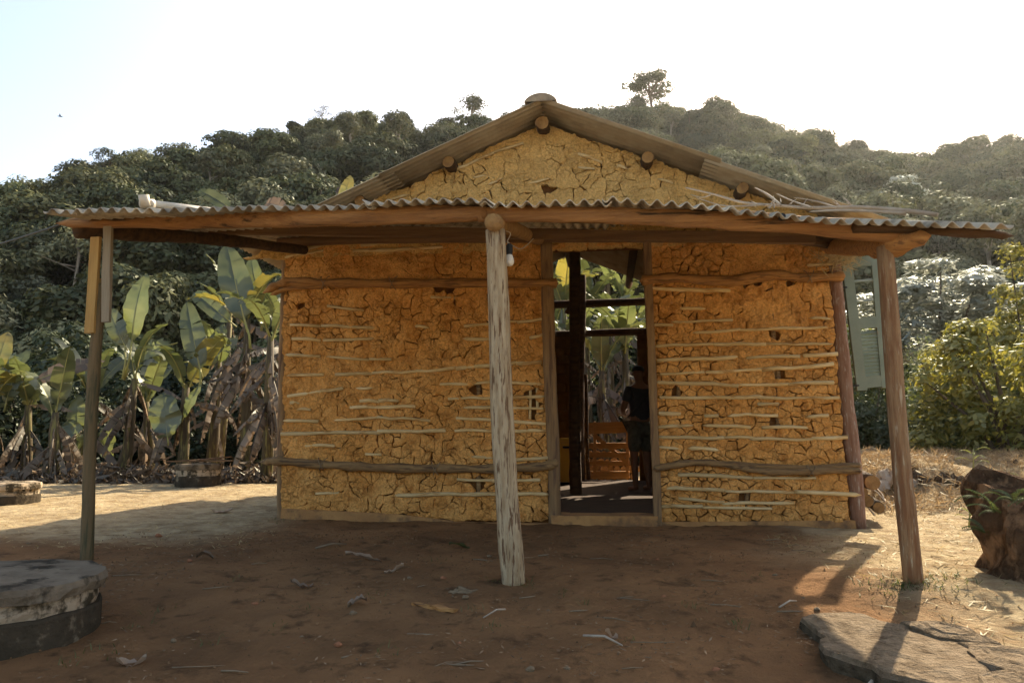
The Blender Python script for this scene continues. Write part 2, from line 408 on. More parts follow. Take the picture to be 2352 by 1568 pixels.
ZZ = gz(XX, YY) + .006 * np.abs(fbm(XX * 11, YY * 11, 9, 3)) + .004 * fbm(XX * 3.1, YY * 3.1, 21, 2) - .010 * sstep(.45, .8, vnoise(XX * 5.5, YY * 4.0, 33))
nx, ny = len(xs), len(ys)
idx = np.arange(nx * ny).reshape(ny, nx)
gf = np.stack([idx[:-1, :-1], idx[:-1, 1:], idx[1:, 1:], idx[1:, :-1]], -1).reshape(-1, 4)
gme = fast_mesh('ground', np.stack([XX, YY, ZZ], -1).reshape(-1, 3), gf, [], True)
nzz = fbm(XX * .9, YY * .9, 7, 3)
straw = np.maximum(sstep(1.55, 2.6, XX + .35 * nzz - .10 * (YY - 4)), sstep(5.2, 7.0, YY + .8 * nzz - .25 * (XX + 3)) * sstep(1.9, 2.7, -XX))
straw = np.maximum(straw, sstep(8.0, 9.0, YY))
straw = np.maximum(straw, sstep(-.8, .6, .9 - YY + .4 * nzz))      # pale yard behind the camera, added to bounce light onto the front wall
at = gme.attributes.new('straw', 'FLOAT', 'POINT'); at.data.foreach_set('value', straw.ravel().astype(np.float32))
def ground_mat():
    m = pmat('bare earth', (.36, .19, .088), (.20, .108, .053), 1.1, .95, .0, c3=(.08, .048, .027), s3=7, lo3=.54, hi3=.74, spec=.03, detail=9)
    nt = m.node_tree; N, L = nt.nodes, nt.links; b = N['Principled BSDF']
    src = b.inputs['Base Color'].links[0].from_socket
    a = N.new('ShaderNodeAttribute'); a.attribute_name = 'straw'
    tc = N.new('ShaderNodeTexCoord')
    n = N.new('ShaderNodeTexNoise'); n.inputs['Scale'].default_value = 5; n.inputs['Detail'].default_value = 9; n.inputs['Roughness'].default_value = .7
    L.new(tc.outputs['Object'], n.inputs['Vector'])
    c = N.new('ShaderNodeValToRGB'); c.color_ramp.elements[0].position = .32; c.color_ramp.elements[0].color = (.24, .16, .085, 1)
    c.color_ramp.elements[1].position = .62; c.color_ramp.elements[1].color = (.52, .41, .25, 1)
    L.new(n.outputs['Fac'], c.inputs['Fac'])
    # pebbly flecks
    vo = N.new('ShaderNodeTexVoronoi'); vo.inputs['Scale'].default_value = 34; L.new(tc.outputs['Object'], vo.inputs['Vector'])
    mr = N.new('ShaderNodeMapRange'); mr.inputs['From Min'].default_value = .10; mr.inputs['From Max'].default_value = .16
    mr.inputs['To Min'].default_value = 1; mr.inputs['To Max'].default_value = 0; L.new(vo.outputs['Distance'], mr.inputs['Value'])
    nn = N.new('ShaderNodeTexNoise'); nn.inputs['Scale'].default_value = 3.5; L.new(tc.outputs['Object'], nn.inputs['Vector'])
    mr2 = N.new('ShaderNodeMapRange'); mr2.inputs['From Min'].default_value = .5; mr2.inputs['From Max'].default_value = .68; mr2.inputs['To Max'].default_value = .5; L.new(nn.outputs['Fac'], mr2.inputs['Value'])
    mu = N.new('ShaderNodeMath'); mu.operation = 'MULTIPLY'; L.new(mr.outputs[0], mu.inputs[0]); L.new(mr2.outputs[0], mu.inputs[1])
    fm = N.new('ShaderNodeMix'); fm.data_type = 'RGBA'; fm.inputs['B'].default_value = (.31, .21, .13, 1)
    L.new(src, fm.inputs['A']); L.new(mu.outputs[0], fm.inputs['Factor'])
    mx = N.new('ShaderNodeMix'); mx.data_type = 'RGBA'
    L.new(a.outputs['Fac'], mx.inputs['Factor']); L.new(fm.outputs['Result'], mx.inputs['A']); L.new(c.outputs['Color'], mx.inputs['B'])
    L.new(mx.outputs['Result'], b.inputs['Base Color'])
    nb = N.new('ShaderNodeTexNoise'); nb.inputs['Scale'].default_value = 16; nb.inputs['Detail'].default_value = 10; nb.inputs['Roughness'].default_value = .72
    L.new(tc.outputs['Object'], nb.inputs['Vector'])
    ad = N.new('ShaderNodeMath'); ad.operation = 'MULTIPLY_ADD'; L.new(mu.outputs[0], ad.inputs[0]); ad.inputs[1].default_value = .4; L.new(nb.outputs['Fac'], ad.inputs[2])
    bp = N.new('ShaderNodeBump'); bp.inputs['Strength'].default_value = 1.0; bp.inputs['Distance'].default_value = .07
    L.new(ad.outputs[0], bp.inputs['Height']); L.new(bp.outputs[0], b.inputs['Normal'])
    return m
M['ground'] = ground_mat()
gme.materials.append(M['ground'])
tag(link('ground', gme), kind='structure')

# ------------------------------------------------------------------ hill
SKY_PX = [(-700, 640), (-350, 540), (0, 488), (110, 440), (250, 362), (480, 305), (640, 268), (740, 254), (900, 252), (1100, 246),
          (1230, 240), (1340, 226), (1500, 224), (1600, 240), (1720, 268), (1830, 296), (1920, 322), (2050, 322), (2200, 312), (2352, 296), (2700, 280), (3100, 280)]
ridge = []
for px, py in SKY_PX:
    p = at_Y(px, py, 88 + 42 * min(max(px / 2352, -.3), 1.3)); ridge.append((p.x, p.y, p.z - 7.4))
ridge = np.array(ridge)
def hz(x, y):
    x, y = np.asarray(x, float), np.asarray(y, float)
    yr = np.interp(x, ridge[:, 0], ridge[:, 1]); hr = np.interp(x, ridge[:, 0], ridge[:, 2])
    yf = 33 + .05 * np.abs(x)
    t = (y - yf) / (yr - yf)
    up = hr * np.clip(t, -.2, 1) ** 1.0
    z = np.where(t <= 1, up, hr * np.clip(1 - (y - yr) / 90, -.1, 1))
    return z + 1.3 * fbm(x * .06, y * .06, 2, 3) * np.clip(t * 4, 0, 1)
hx = np.arange(-190, 230, 4.0); hy = np.arange(24, 235, 4.0)
HXX, HYY = np.meshgrid(hx, hy); HZZ = hz(HXX, HYY) - .4
idx = np.arange(HXX.size).reshape(HXX.shape)
hf = np.stack([idx[:-1, :-1], idx[:-1, 1:], idx[1:, 1:], idx[1:, :-1]], -1).reshape(-1, 4)
M['hill'] = pmat('forest floor', (.045, .042, .018), (.07, .055, .027), .4, 1, .5, 2)
tag(link('hill', fast_mesh('hill', np.stack([HXX, HYY, HZZ], -1).reshape(-1, 3), hf, [M['hill']], True)), kind='structure')

# ------------------------------------------------------------------ foliage builders
def leaf_cloud(P, Nrm, ln, wd, rg, bend=0.0):
    """diamond leaves at P, roughly facing Nrm"""
    n = len(P)
    Nrm = Nrm / (np.linalg.norm(Nrm, axis=1, keepdims=True) + 1e-9)
    t = rg.normal(size=(n, 3)); t -= Nrm * (t * Nrm).sum(1, keepdims=True); t /= np.linalg.norm(t, axis=1, keepdims=True) + 1e-9
    b = np.cross(Nrm, t)
    l = (ln * rg.uniform(.6, 1.35, n))[:, None]; w = (wd * rg.uniform(.6, 1.35, n))[:, None]
    v = np.stack([P - t * l * .5, P + b * w * .5 - Nrm * l * bend, P + t * l * .5 - Nrm * l * bend * .6, P - b * w * .5 - Nrm * l * bend], 1).reshape(-1, 3)
    return v, np.arange(4 * n).reshape(-1, 4)
def crown_pts(rg, R_, z0, H, ncl, n, clr=(.3, .46), flat=.72, dome=.9):
    cs = []
    for i in range(ncl):
        a = rg.uniform(0, 2 * math.pi); r = R_ * .78 * math.sqrt(rg.uniform(0, 1))
        top = z0 + H * (1 - dome * (r / R_) ** 2 * .75)
        z = top - rg.uniform(0, 1) ** 1.3 * .62 * H * (1 - r / R_ * .35) - .12 * H
        cs.append((r * math.cos(a), r * math.sin(a), z, R_ * rg.uniform(*clr)))
    cs = np.array(cs)
    w = cs[:, 3] ** 2; k = rg.choice(ncl, n, p=w / w.sum())
    d = rg.normal(size=(n, 3)); d[:, 2] = np.where(rg.random(n) < .62, np.abs(d[:, 2]), d[:, 2]); d /= np.linalg.norm(d, axis=1, keepdims=True)
    rr = cs[k, 3] * rg.uniform(.62, 1.06, n)
    P = cs[k, :3] + d * rr[:, None] * np.array([1, 1, flat])
    return P, d * 1.25 + rg.normal(size=(n, 3)) * .42 + np.array([0, 0, .3]), cs
def tree_meshes(name, seed, R_, H, total, ncl, n, leaf, mat, tmat, asp=.55, flat=.72, clr=(.3, .46), dome=.9, limbs=5, tr=.11):
    rg = np.random.default_rng(seed)
    P, Nn, cs = crown_pts(rg, R_, total - H, H * .86, ncl, n, clr, flat, dome)
    v, f = leaf_cloud(P, Nn, leaf, leaf * asp, rg, .12)
    cm = fast_mesh(name + '_crown', v, f, [mat])
    mb = MB()
    base = total - H * .8
    j = rg.normal(0, .12, (3, 2))
    trunk = [(0, 0, -.6), (j[0][0], j[0][1], base * .5), (j[1][0], j[1][1], base), (j[2][0], j[2][1], total - H * .35)]
    mb.tube(trunk, [tr, tr * .8, tr * .65, tr * .25], 6)
    for i in range(limbs):
        c = cs[rg.integers(len(cs))]; s = Vector(trunk[2]) * rg.uniform(.75, 1.0)
        e = Vector(c[:3]); mid = s.lerp(e, .5) + Vector((0, 0, -.15 * (e - s).length * rg.uniform(-.3, 1)))
        mb.tube([s, mid, e], [tr * .5, tr * .33, tr * .12], 5)
    tm = fast_mesh(name + '_trunk', np.concatenate(mb.v), mb.f, [tmat], True)
    return cm, tm

G1 = leafmat('forest leaf dark', (.036, .048, .017), (.098, .105, .038), .16)
G2 = leafmat('forest leaf olive', (.062, .07, .025), (.155, .15, .06), .18)
G3 = leafmat('forest leaf grey green', (.09, .096, .05), (.20, .195, .10), .2)
G4 = leafmat('silvery leaf', (.20, .215, .155), (.36, .37, .29), .3, gloss=.2, rough=.4)
G5 = leafmat('mauve grey leaf', (.14, .125, .095), (.2, .18, .14), .35)
VAR = []
spec_list = [  # R, H, total, ncl, n, leaf, mat, trunk, flat, dome, label
    (2.4, 4.6, 6.0, 20, 5200, .34, G1, 'trunk', .85, .9, 'dense dark green forest tree with rounded crown on the hillside'),
    (2.9, 3.9, 6.0, 24, 5600, .34, G2, 'trunk', .7, .7, 'olive forest tree with broad flat-topped crown on the hillside'),
    (2.0, 5.6, 7.0, 20, 5000, .34, G1, 'trunk', .85, 1.0, 'tall narrow dark forest tree on the hillside'),
    (2.6, 4.6, 6.4, 26, 4000, .30, G3, 'trunk_pale', .75, .9, 'grey green feathery forest tree with pale trunk on the hillside'),
    (2.3, 4.2, 5.6, 16, 4600, .34, G2, 'trunk_pale', .75, .9, 'small olive forest tree with lumpy crown and pale trunk on the hillside'),
    (3.0, 4.4, 6.4, 26, 6200, .34, G1, 'trunk', .75, .8, 'wide dark forest tree with layered crown on the hillside'),
    (2.1, 2.6, 6.6, 14, 1300, .26, G3, 'trunk_pale', .8, .9, 'thin sparse grey green forest tree showing its limbs on the hillside'),
    (2.6, 5.2, 7.0, 20, 5400, .34, G2, 'trunk', .8, 1.0, 'tall olive forest tree with domed crown on the hillside'),
]
for i, (r_, h_, t_, nc, n_, lf, mt, tk, fl, dm, lab) in enumerate(spec_list):
    VAR.append((tree_meshes('forest_tree', 100 + i, r_, h_, t_, nc, n_, lf, mt, M[tk], flat=fl, dome=dm), lab))
def add_tree(name, meshes, loc, rz, sc, label, group=None, cat='tree'):
    o = empty(name, loc, rz, label, cat, group); o.scale = (sc[0], sc[0], sc[1])
    link('trunk', meshes[1], o); link('crown', meshes[0], o)
    return o
rg = np.random.default_rng(5)
def proj(p):
    q = Vector(p) - CAMP; y = q.dot(_fw)
    return 1176 + F_PX * q.x / y, 784 - F_PX * q.dot(_up) / y
cand = []
yy = 34.0
while yy < 150:
    step = 3.0 + .014 * yy
    xw = .86 * yy + 12
    for xx in np.arange(-xw, xw, step):
        x, y = xx + rg.normal(0, .8), yy + rg.normal(0, .8)
        ridge_y = np.interp(x, ridge[:, 0], ridge[:, 1])
        if y > ridge_y + 9: continue
        z = float(hz(x, y))
        px, py = proj((x, y, z + 6.5))
        if 800 < px < 1860 and py > 500: continue      # standing wholly behind the hut
        if 640 < px < 2000 and py > 620: continue
        cand.append((y, x, z - .3, px, py))
    yy += step * .92
inview = [c for c in cand if -120 < c[3] < 2470]
outv = [c for c in cand if not (-120 < c[3] < 2470)]
inview.sort()
print('forest trees', len(inview), len(outv))
def pick(c):
    return int(rg.integers(len(VAR)))
for c in inview[:296]:
    k = pick(c); s = rg.uniform(.8, 1.5) * (.85 if c[0] < 48 else 1.0)
    add_tree('forest_tree', VAR[k][0], (c[1], c[0], c[2]), rg.uniform(0, 6.28), (s * rg.uniform(.9, 1.15), s), VAR[k][1], 'forest trees on the hillside')
rest = inview[296:] + outv
vc = bpy.data.collections.new('forest_parts')
for i, ((cm, tm), lab) in enumerate(VAR):
    mv = [np.empty(len(m.vertices) * 3, np.float32) for m in (cm, tm)]
    for a, m in zip(mv, (cm, tm)): m.vertices.foreach_get('co', a)
    cv, tv = mv[0].reshape(-1, 3), mv[1].reshape(-1, 3)
    f = [tuple(p.vertices) for p in cm.polygons]; nf = len(f)
    f += [tuple(q + len(cv) for q in p.vertices) for p in tm.polygons]
    me = fast_mesh('forest_part', np.vstack([cv, tv]), f, [cm.materials[0], tm.materials[0]], False, [0] * nf + [1] * (len(f) - nf))
    vc.objects.link(bpy.data.objects.new('forest_part', me))
pm = fast_mesh('forest', [(c[1], c[0], c[2]) for c in rest], [])
sa = pm.attributes.new('sc', 'FLOAT', 'POINT'); sa.data.foreach_set('value', rg.uniform(.85, 1.5, len(rest)).astype(np.float32))
ra = pm.attributes.new('rz', 'FLOAT_VECTOR', 'POINT')
ra.data.foreach_set('vector', np.stack([np.zeros(len(rest)), np.zeros(len(rest)), rg.uniform(0, 6.28, len(rest))], -1).astype(np.float32).ravel())
forest = tag(link('forest', pm), kind='stuff', label='far forest covering the upper hillside beyond the nearer trees', cat='forest')
gn = bpy.data.node_groups.new('forest_scatter', 'GeometryNodeTree')
gn.interface.new_socket('Geometry', in_out='INPUT', socket_type='NodeSocketGeometry')
gn.interface.new_socket('Geometry', in_out='OUTPUT', socket_type='NodeSocketGeometry')
gi, go = gn.nodes.new('NodeGroupInput'), gn.nodes.new('NodeGroupOutput')
m2p = gn.nodes.new('GeometryNodeMeshToPoints'); iop = gn.nodes.new('GeometryNodeInstanceOnPoints'); ci = gn.nodes.new('GeometryNodeCollectionInfo')
ci.inputs['Collection'].default_value = vc; ci.inputs['Separate Children'].default_value = True; ci.inputs['Reset Children'].default_value = True
iop.inputs['Pick Instance'].default_value = True
def nattr(nm, dt):
    a = gn.nodes.new('GeometryNodeInputNamedAttribute'); a.data_type = dt; a.inputs['Name'].default_value = nm; return a
a1, a2 = nattr('sc', 'FLOAT'), nattr('rz', 'FLOAT_VECTOR')
rv = gn.nodes.new('FunctionNodeRandomValue'); rv.data_type = 'INT'; rv.inputs[4].default_value = 0; rv.inputs[5].default_value = len(VAR) - 1
L = gn.links.new
L(gi.outputs[0], m2p.inputs['Mesh']); L(m2p.outputs[0], iop.inputs['Points']); L(ci.outputs[0], iop.inputs['Instance'])
L(a1.outputs[0], iop.inputs['Scale']); L(a2.outputs[0], iop.inputs['Rotation']); L(rv.outputs[2], iop.inputs['Instance Index']); L(iop.outputs[0], go.inputs[0])
forest.modifiers.new('scatter', 'NODES').node_group = gn

# special trees on the hill
tall = tree_meshes('tall_tree', 301, 3.3, 5.0, 12.5, 26, 4200, .33, G1, M['trunk'], clr=(.22, .36), flat=.7, limbs=9, tr=.2)
pp = at_Y(1490, 157, 112); zz = pp.z - 12.2
add_tree('tall_tree', tall, (pp.x, pp.y, zz), 1.0, (1.4, 1.0), 'tall lone tree with open umbrella crown rising above the ridge', cat='tree')
for px, py, lab, sc, dist, mt, tot in ((1715, 262, 'small flat crowned tree standing out on the ridge right of the tall one', .75, 118, G2, 9.), (1790, 292, 'leaning small ridge tree with tufted crown beside bare sky', .7, 120, G3, 9.),
                    (740, 238, 'bare thin twiggy tree top poking above the ridge', .7, 100, G5, 9.), (2060, 392, 'pale silvery large-leaved tree on the far slope above the awning end', .95, 70, G4, 7.5),
                    (255, 335, 'round dark tree crown sticking out above the ridge line', .85, 88, G1, 9.), (1630, 245, 'mauve grey thin-leaved tree on the ridge', .95, 113, G5, 8.)):
    tm_ = tree_meshes('ridge_tree', int(px), 2.6, 3.0, tot, 16, 1500 if mt is not G5 else 700, .26 if mt is not G4 else .5, mt, M['trunk_pale' if mt in (G3, G4, G5) else 'trunk'], clr=(.22, .36), limbs=7, asp=.45 if mt is not G4 else .3)
    p = at_Y(px, py, dist)
    add_tree('ridge_tree', tm_, (p.x, p.y, p.z - tot * sc), 0.4, (sc, sc), lab, cat='tree')

# ------------------------------------------------------------------ the mud house
house = empty('mud_house', (HO.x, HO.y, 0), -YAW, 'ochre wattle and daub mud house with cracked walls and gable roof', 'house')
A = at_H(1250, 280); B = at_H(870, 455); C_ = at_H(1790, 468)
mL, mR = (A.z - B.z) / (A.x - B.x), (A.z - C_.z) / (C_.x - A.x)
xL, xR = at_H(652, 870).x, at_H(1945, 870).x
DEPTH = 5.8
def roof_z(x): return A.z - (mL * (A.x - x) if x < A.x else mR * (x - A.x))
print('house', [round(v, 2) for v in (A.x, A.z, mL, mR, xL, xR)], 'HO', HO)
def H2(px, py): 
    p = at_H(px, py); return (p.x, p.z)
def extrude(mb, poly, y0, y1, mi=0):
    n = len(poly)
    v = [(x, y0, z) for x, z in poly] + [(x, y1, z) for x, z in poly]
    f = [tuple(range(n)), tuple(range(2 * n - 1, n - 1, -1))] + [(i, i + n, (i + 1) % n + n, (i + 1) % n) for i in range(n)]
    return mb.add(v, f, mi)
dl0, dl1 = H2(1276, 1200), H2(1266, 572)      # doorway edges
dr0, dr1 = H2(1512, 1200), H2(1478, 566)
wall = MB()
extrude(wall, [(xL, -.05), (dl0[0], -.05), (dl1[0], dl1[1]), (dl1[0], 2.9), (xL, roof_z(xL) - .02)], .015, .15)
extrude(wall, [(dr0[0], -.05), (xR + .06, -.05), (xR - .12, roof_z(xR - .12) - .02), (dr1[0], 2.9), (dr1[0], dr1[1])], .015, .15)
extrude(wall, [(dl1[0], dl1[1]), (dr1[0], dr1[1]), (dr1[0], 2.9), (dl1[0], 2.9)], .013, .147)
extrude(wall, [(xL, roof_z(xL) - .02), (dl1[0], 2.9), (dr1[0], 2.9), (xR - .12, roof_z(xR - .12) - .02), (A.x, A.z - .02)], .017, .143)
front = wall.build('front_wall', M['mud_back'], house)

# --- cracked mud pieces
def clip(poly, p, n, tg):
    out = []
    for i in range(len(poly)):
        a, ta = poly[i]; b, tb = poly[(i + 1) % len(poly)]
        da, db = (a[0] - p[0]) * n[0] + (a[1] - p[1]) * n[1], (b[0] - p[0]) * n[0] + (b[1] - p[1]) * n[1]
        if da * db < 0:
            t = da / (da - db); q = (a[0] + t * (b[0] - a[0]), a[1] + t * (b[1] - a[1]))
        if da <= 0:
            out.append((a, ta))
            if db > 0: out.append(((q if da * db < 0 else a), tg))
        elif db <= 0: out.append(((q if da * db < 0 else b), ta))
    return out
def wob2(P, amp):
    x, z = P[:, 0], P[:, 1]
    dx = .6 * fbm(x * 7, z * 7, 1.7, 2) + .5 * vnoise(x * 26, z * 26, 5.1) + .3 * vnoise(x * 60, z * 60, 2.1)
    dz = .6 * fbm(x * 7, z * 7, 8.2, 2) + .5 * vnoise(x * 26, z * 26, 11.4) + .3 * vnoise(x * 60, z * 60, 6.1)
    return P + np.stack([dx, dz], -1) * amp
_cf = lambda x0, y0, s_: (lambda cx, cy: H2((x0 + cx / s_) / 1.06293, (y0 + cy / s_) / 1.06293))
_r, _l, _4, _g = _cf(1550, 540, 2.0632), _cf(650, 540, 3.016), _cf(650, 1000, 2.3507), _cf(800, 240, 2.6133)
HOLES = [(*_r(685, 578), .05, .05), (*_r(715, 772), .04, .06), (*_r(700, 855), .045, .05), (*_r(222, 850), .04, .05), (*_r(488, 655), .04, .04), (*_l(1962, 1245), .06, .06), (*_l(1970, 1345), .06, .05), (*_l(1965, 1425), .06, .045),
         (*_l(1120, 745), .03, .03), (*_l(950, 1342), .07, .03), (*_4(1215, 445), .06, .06), (*_g(1590, 560), .05, .07), (*_r(712, 1010), .05, .05), (*_r(600, 318), .5, .022), (*_r(200, 330), .14, .03), (*_l(300, 640), .14, .03), (*_l(1350, 487), .45, .02),
         (*_r(260, 1405), .08, .035), (*_r(560, 1395), .12, .03), (*_l(1560, 1255), .06, .06), (*_g(1400, 580), .04, .05)]
chunks = []
def mud_panel(poly, rowh, cw, seed, wide=.4, h0=.04, amp=.016, mat='mud', jz=.22, jx=.16, stag=True, relief=.014, tilt=0.0, hcrack=.7):
    r = np.random.default_rng(seed)
    xs_, zs_ = [p[0] for p in poly], [p[1] for p in poly]
    seeds, z, row = [], min(zs_) - .05, 0
    while z < max(zs_) + .1:
        hh = r.uniform(*rowh)
        x = min(xs_) - .1 + (r.uniform(0, cw[1]) if stag else 0)
        while x < max(xs_) + .15:
            w = r.uniform(*cw) * (1.0 if r.random() > .18 else 1.5)
            if hh > rowh[0] * 1.25 and r.random() < .35:
                for q in (.27, .75): seeds.append((x + w / 2 + r.normal(0, jx * w), z + hh * q + r.normal(0, jz * hh * .4) + tilt * (x - xs_[0])))
            else:
                seeds.append((x + w / 2 + r.normal(0, jx * w), z + hh / 2 + r.normal(0, jz * hh) + tilt * (x - xs_[0])))
            x += w
        z += hh; row += 1
    S = np.array(seeds)
    area2 = sum(poly[i][0] * poly[(i + 1) % len(poly)][1] - poly[(i + 1) % len(poly)][0] * poly[i][1] for i in range(len(poly)))
    for i, s in enumerate(S):
        d = np.hypot(*(S - s).T)
        nb = [j for j in np.argsort(d) if j != i and d[j] < .55][:16]
        pl = [(p, .009) for p in poly]
        for j in nb:
            n = (S[j] - s) / d[j]
            k = (min(i, j) * 7919 + max(i, j) * 104729 + seed) % 1000 / 1000.0
            mid = (S[j] + s) / 2
            loc = .55 + .7 * float(vnoise(mid[0] * 1.3, mid[1] * 1.9, seed))      # some areas crack wider
            if abs(n[0]) < .6: loc *= hcrack                                      # mostly upright shrinkage cracks
            g = (.0032 + .0072 * (1 - k / (wide * loc)) ** 2.2) if k < wide * loc else .0010
            pl = clip(pl, mid - n * g * .5, n, g)
            if len(pl) < 3: break
        if len(pl) < 3: continue
        pc = [p for p, t in pl]
        a = abs(sum(pc[q][0] * pc[(q + 1) % len(pc)][1] - pc[(q + 1) % len(pc)][0] * pc[q][1] for q in range(len(pc)))) / 2
        if a < .0010: continue
        pts, gs = [], []
        for q in range(len(pl)):
            p0, p1 = np.array(pl[q][0]), np.array(pl[(q + 1) % len(pl)][0]); L_ = np.hypot(*(p1 - p0)); n_ = max(1, int(L_ / .02))
            pts += [p0 + (p1 - p0) * t / n_ for t in range(n_)]
            gs += [max(pl[q][1], pl[q - 1][1]) if t == 0 else pl[q][1] for t in range(n_)]
        gs = np.array(gs)
        P = wob2(np.array(pts), amp); c = P.mean(0)
        rad = np.linalg.norm(P - c, axis=1)[:, None]
        crk = np.clip((gs - .0008) / .009, 0, 1)
        P = P + (c - P) / rad * (crk * .005 * np.clip(.3 + vnoise(P[:, 0] * 40, P[:, 1] * 40, 3.3 + i), 0, 1))[:, None]   # ragged lips
        rad = np.linalg.norm(P - c, axis=1)[:, None]
        bev = np.minimum(.0012 + .004 * crk[:, None], rad * .3); dep = .0005 + .0045 * crk
        hk = h0 + r.normal(0, .0015)
        bulge = .002 * min(1, crk.mean() * 2)
        def hgt(Q): return hk + relief * fbm(Q[:, 0] * 7, Q[:, 1] * 7, seed, 3) + .005 * vnoise(Q[:, 0] * 45, Q[:, 1] * 45, seed)
        r1 = P; r2 = P + (c - P) / rad * bev; r3 = P + (c - P) * .30; r4 = P + (c - P) * .62
        V = [np.column_stack([P[:, 0], np.full(len(P), .016), P[:, 1]]), np.column_stack([r1[:, 0], -(hgt(r1) - dep), r1[:, 1]]),
             np.column_stack([r2[:, 0], -hgt(r2), r2[:, 1]]), np.column_stack([r3[:, 0], -(hgt(r3) + bulge * .7), r3[:, 1]]),
             np.column_stack([r4[:, 0], -(hgt(r4) + bulge), r4[:, 1]]), np.array([[c[0], -(hgt(c[None])[0] + bulge), c[1]]])]
        n = len(P); F = []
        for b_ in range(4):
            for q in range(n):
                q2 = (q + 1) % n; F.append((b_ * n + q, b_ * n + q2, (b_ + 1) * n + q2, (b_ + 1) * n + q))
        F += [(4 * n + q, 4 * n + (q + 1) % n, 5 * n) for q in range(n)]
        if any((c[0] - hx_) ** 2 / (.78 * rx_) ** 2 + (c[1] - hz_) ** 2 / (.85 * rz_) ** 2 < 1 for hx_, hz_, rx_, rz_ in HOLES): continue     # daub fallen out
        chunks.append((a, np.vstack(V), F, mat))
pl_left = [H2(650, 1168), H2(911, 1179), H2(1043, 1194), H2(1262, 1198), H2(1256, 546), H2(656, 560)]
pl_right = [H2(1514, 1196), H2(1950, 1196), H2(1898, 556), H2(1478, 545)]
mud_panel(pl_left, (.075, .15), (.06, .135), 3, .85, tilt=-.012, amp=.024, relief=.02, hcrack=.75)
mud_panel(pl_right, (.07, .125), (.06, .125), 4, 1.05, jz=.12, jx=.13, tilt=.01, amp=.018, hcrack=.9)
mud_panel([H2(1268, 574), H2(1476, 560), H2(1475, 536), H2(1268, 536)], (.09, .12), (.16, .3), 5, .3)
zg = 2.78
mud_panel([(A.x - (A.z - zg) / mL, zg), (A.x + (A.z - zg) / mR, zg), (A.x + .03, A.z - .05), (A.x - .03, A.z - .05)], (.09, .17), (.08, .18), 6, .9, mat='mud_gable', amp=.030, relief=.010)
chunks.sort(key=lambda c: -c[0])
print('chunks', len(chunks))
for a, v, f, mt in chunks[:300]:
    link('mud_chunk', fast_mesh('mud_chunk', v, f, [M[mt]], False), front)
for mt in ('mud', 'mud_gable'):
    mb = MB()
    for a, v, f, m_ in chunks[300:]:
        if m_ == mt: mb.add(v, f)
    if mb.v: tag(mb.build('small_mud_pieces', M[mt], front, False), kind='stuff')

# --- plinth and sill
def strip(pts_top, pts_bot, y0, y1):
    pb = MB(); extrude(pb, [H2(*p) for p in pts_bot] + [H2(*p) for p in reversed(pts_top)], y0, y1); pb.build('plinth', M['plinth'], front)
strip([(652, 1166), (911, 1178), (1043, 1194)], [(646, 1230), (1043, 1230)], -.06, .01)
strip([(1043, 1196), (1276, 1200)], [(1043, 1232), (1276, 1232)], -.075, .008)
strip([(1513, 1197), (1960, 1193)], [(1513, 1235), (1966, 1235)], -.055, .008)
sill = MB(); sp = [at_H(1268, 1186, -.1), at_H(1509, 1184, -.1)]
sill.box(((sp[0].x + sp[1].x) / 2, .06, .075), (sp[1].x - sp[0].x, .34, .16), None, .006, 0, 6)
sill.build('door_sill', M['plinth'], house)

# --- lattice canes and bars
def cropf(x0, y0, s): return lambda cx, cy: ((x0 + cx / s) / 1.06293, (y0 + cy / s) / 1.06293)
cG = cropf(800, 240, 2.6133)
cR, cL, c4 = cropf(1550, 540, 2.0632), cropf(650, 540, 3.016), cropf(650, 1000, 2.3507)
RS = [(90,340,480,350),(75,523,190,520),(205,512,490,495),(310,560,530,548),(535,548,960,535),(115,627,400,620),(400,620,660,617),(660,617,970,620),(110,702,505,685),(560,688,830,678),
(850,675,1020,670),(640,745,860,733),(860,733,1000,720),(130,770,350,760),(360,762,640,745),(120,812,520,828),(530,822,780,820),(780,818,1000,812),(125,888,620,886),(625,886,1030,890),
(120,970,230,970),(350,980,420,978),(490,980,720,978),(620,925,725,918),(880,985,975,980),(115,1033,270,1030),(365,1028,580,1038),(640,1037,860,1038),(115,1087,450,1090),(455,1087,590,1087),
(600,1095,890,1100),(895,1093,1070,1087),(130,1138,200,1140),(290,1140,400,1148),(220,1275,580,1290),(600,1290,910,1292),(130,1343,450,1355),(455,1358,800,1362),(800,1360,1110,1375),
(220,1395,450,1415),(455,1418,800,1422),(130,1435,340,1433),(340,1440,690,1447),(870,225,975,215),(900,485,965,490),(200,440,330,440)]
LS = [(300,205,470,165),(140,265,420,215),(640,220,1050,205),(1050,205,1360,185),(700,185,915,150),(180,765,400,770),(410,770,810,790),(190,865,400,875),(420,880,780,865),(1100,770,1170,772),
(1460,775,1650,755),(1640,748,1850,735),(1850,740,2060,720),(1480,870,1660,868),(1940,860,2060,830),(170,985,400,995),(470,1000,760,1018),(770,1015,920,1015),(185,1135,420,1130),(510,1130,780,1120),
(780,1115,1110,1108),(1110,1105,1400,1080),(1400,1080,1840,1045),(1840,1048,2030,1038),(1280,1205,1690,1185),(1690,1186,2005,1195),(160,1285,400,1250),(400,1250,565,1235),(690,1232,760,1230),
(1340,1303,1700,1303),(1700,1303,2020,1290),(690,1320,830,1322),(830,1320,970,1320),(620,1368,1100,1365),(230,1385,330,1388),(1480,1370,1720,1368),(1720,1370,2040,1378),(150,1470,380,1470),
(520,1465,820,1448),(820,1445,1210,1462),(1400,1448,1720,1470),(1720,1470,2045,1490),(110,1562,820,1555),(820,1550,1320,1540),(1390,1540,2065,1545),(1215,562,1410,567),(450,625,720,655),(180,1335,250,1335)]
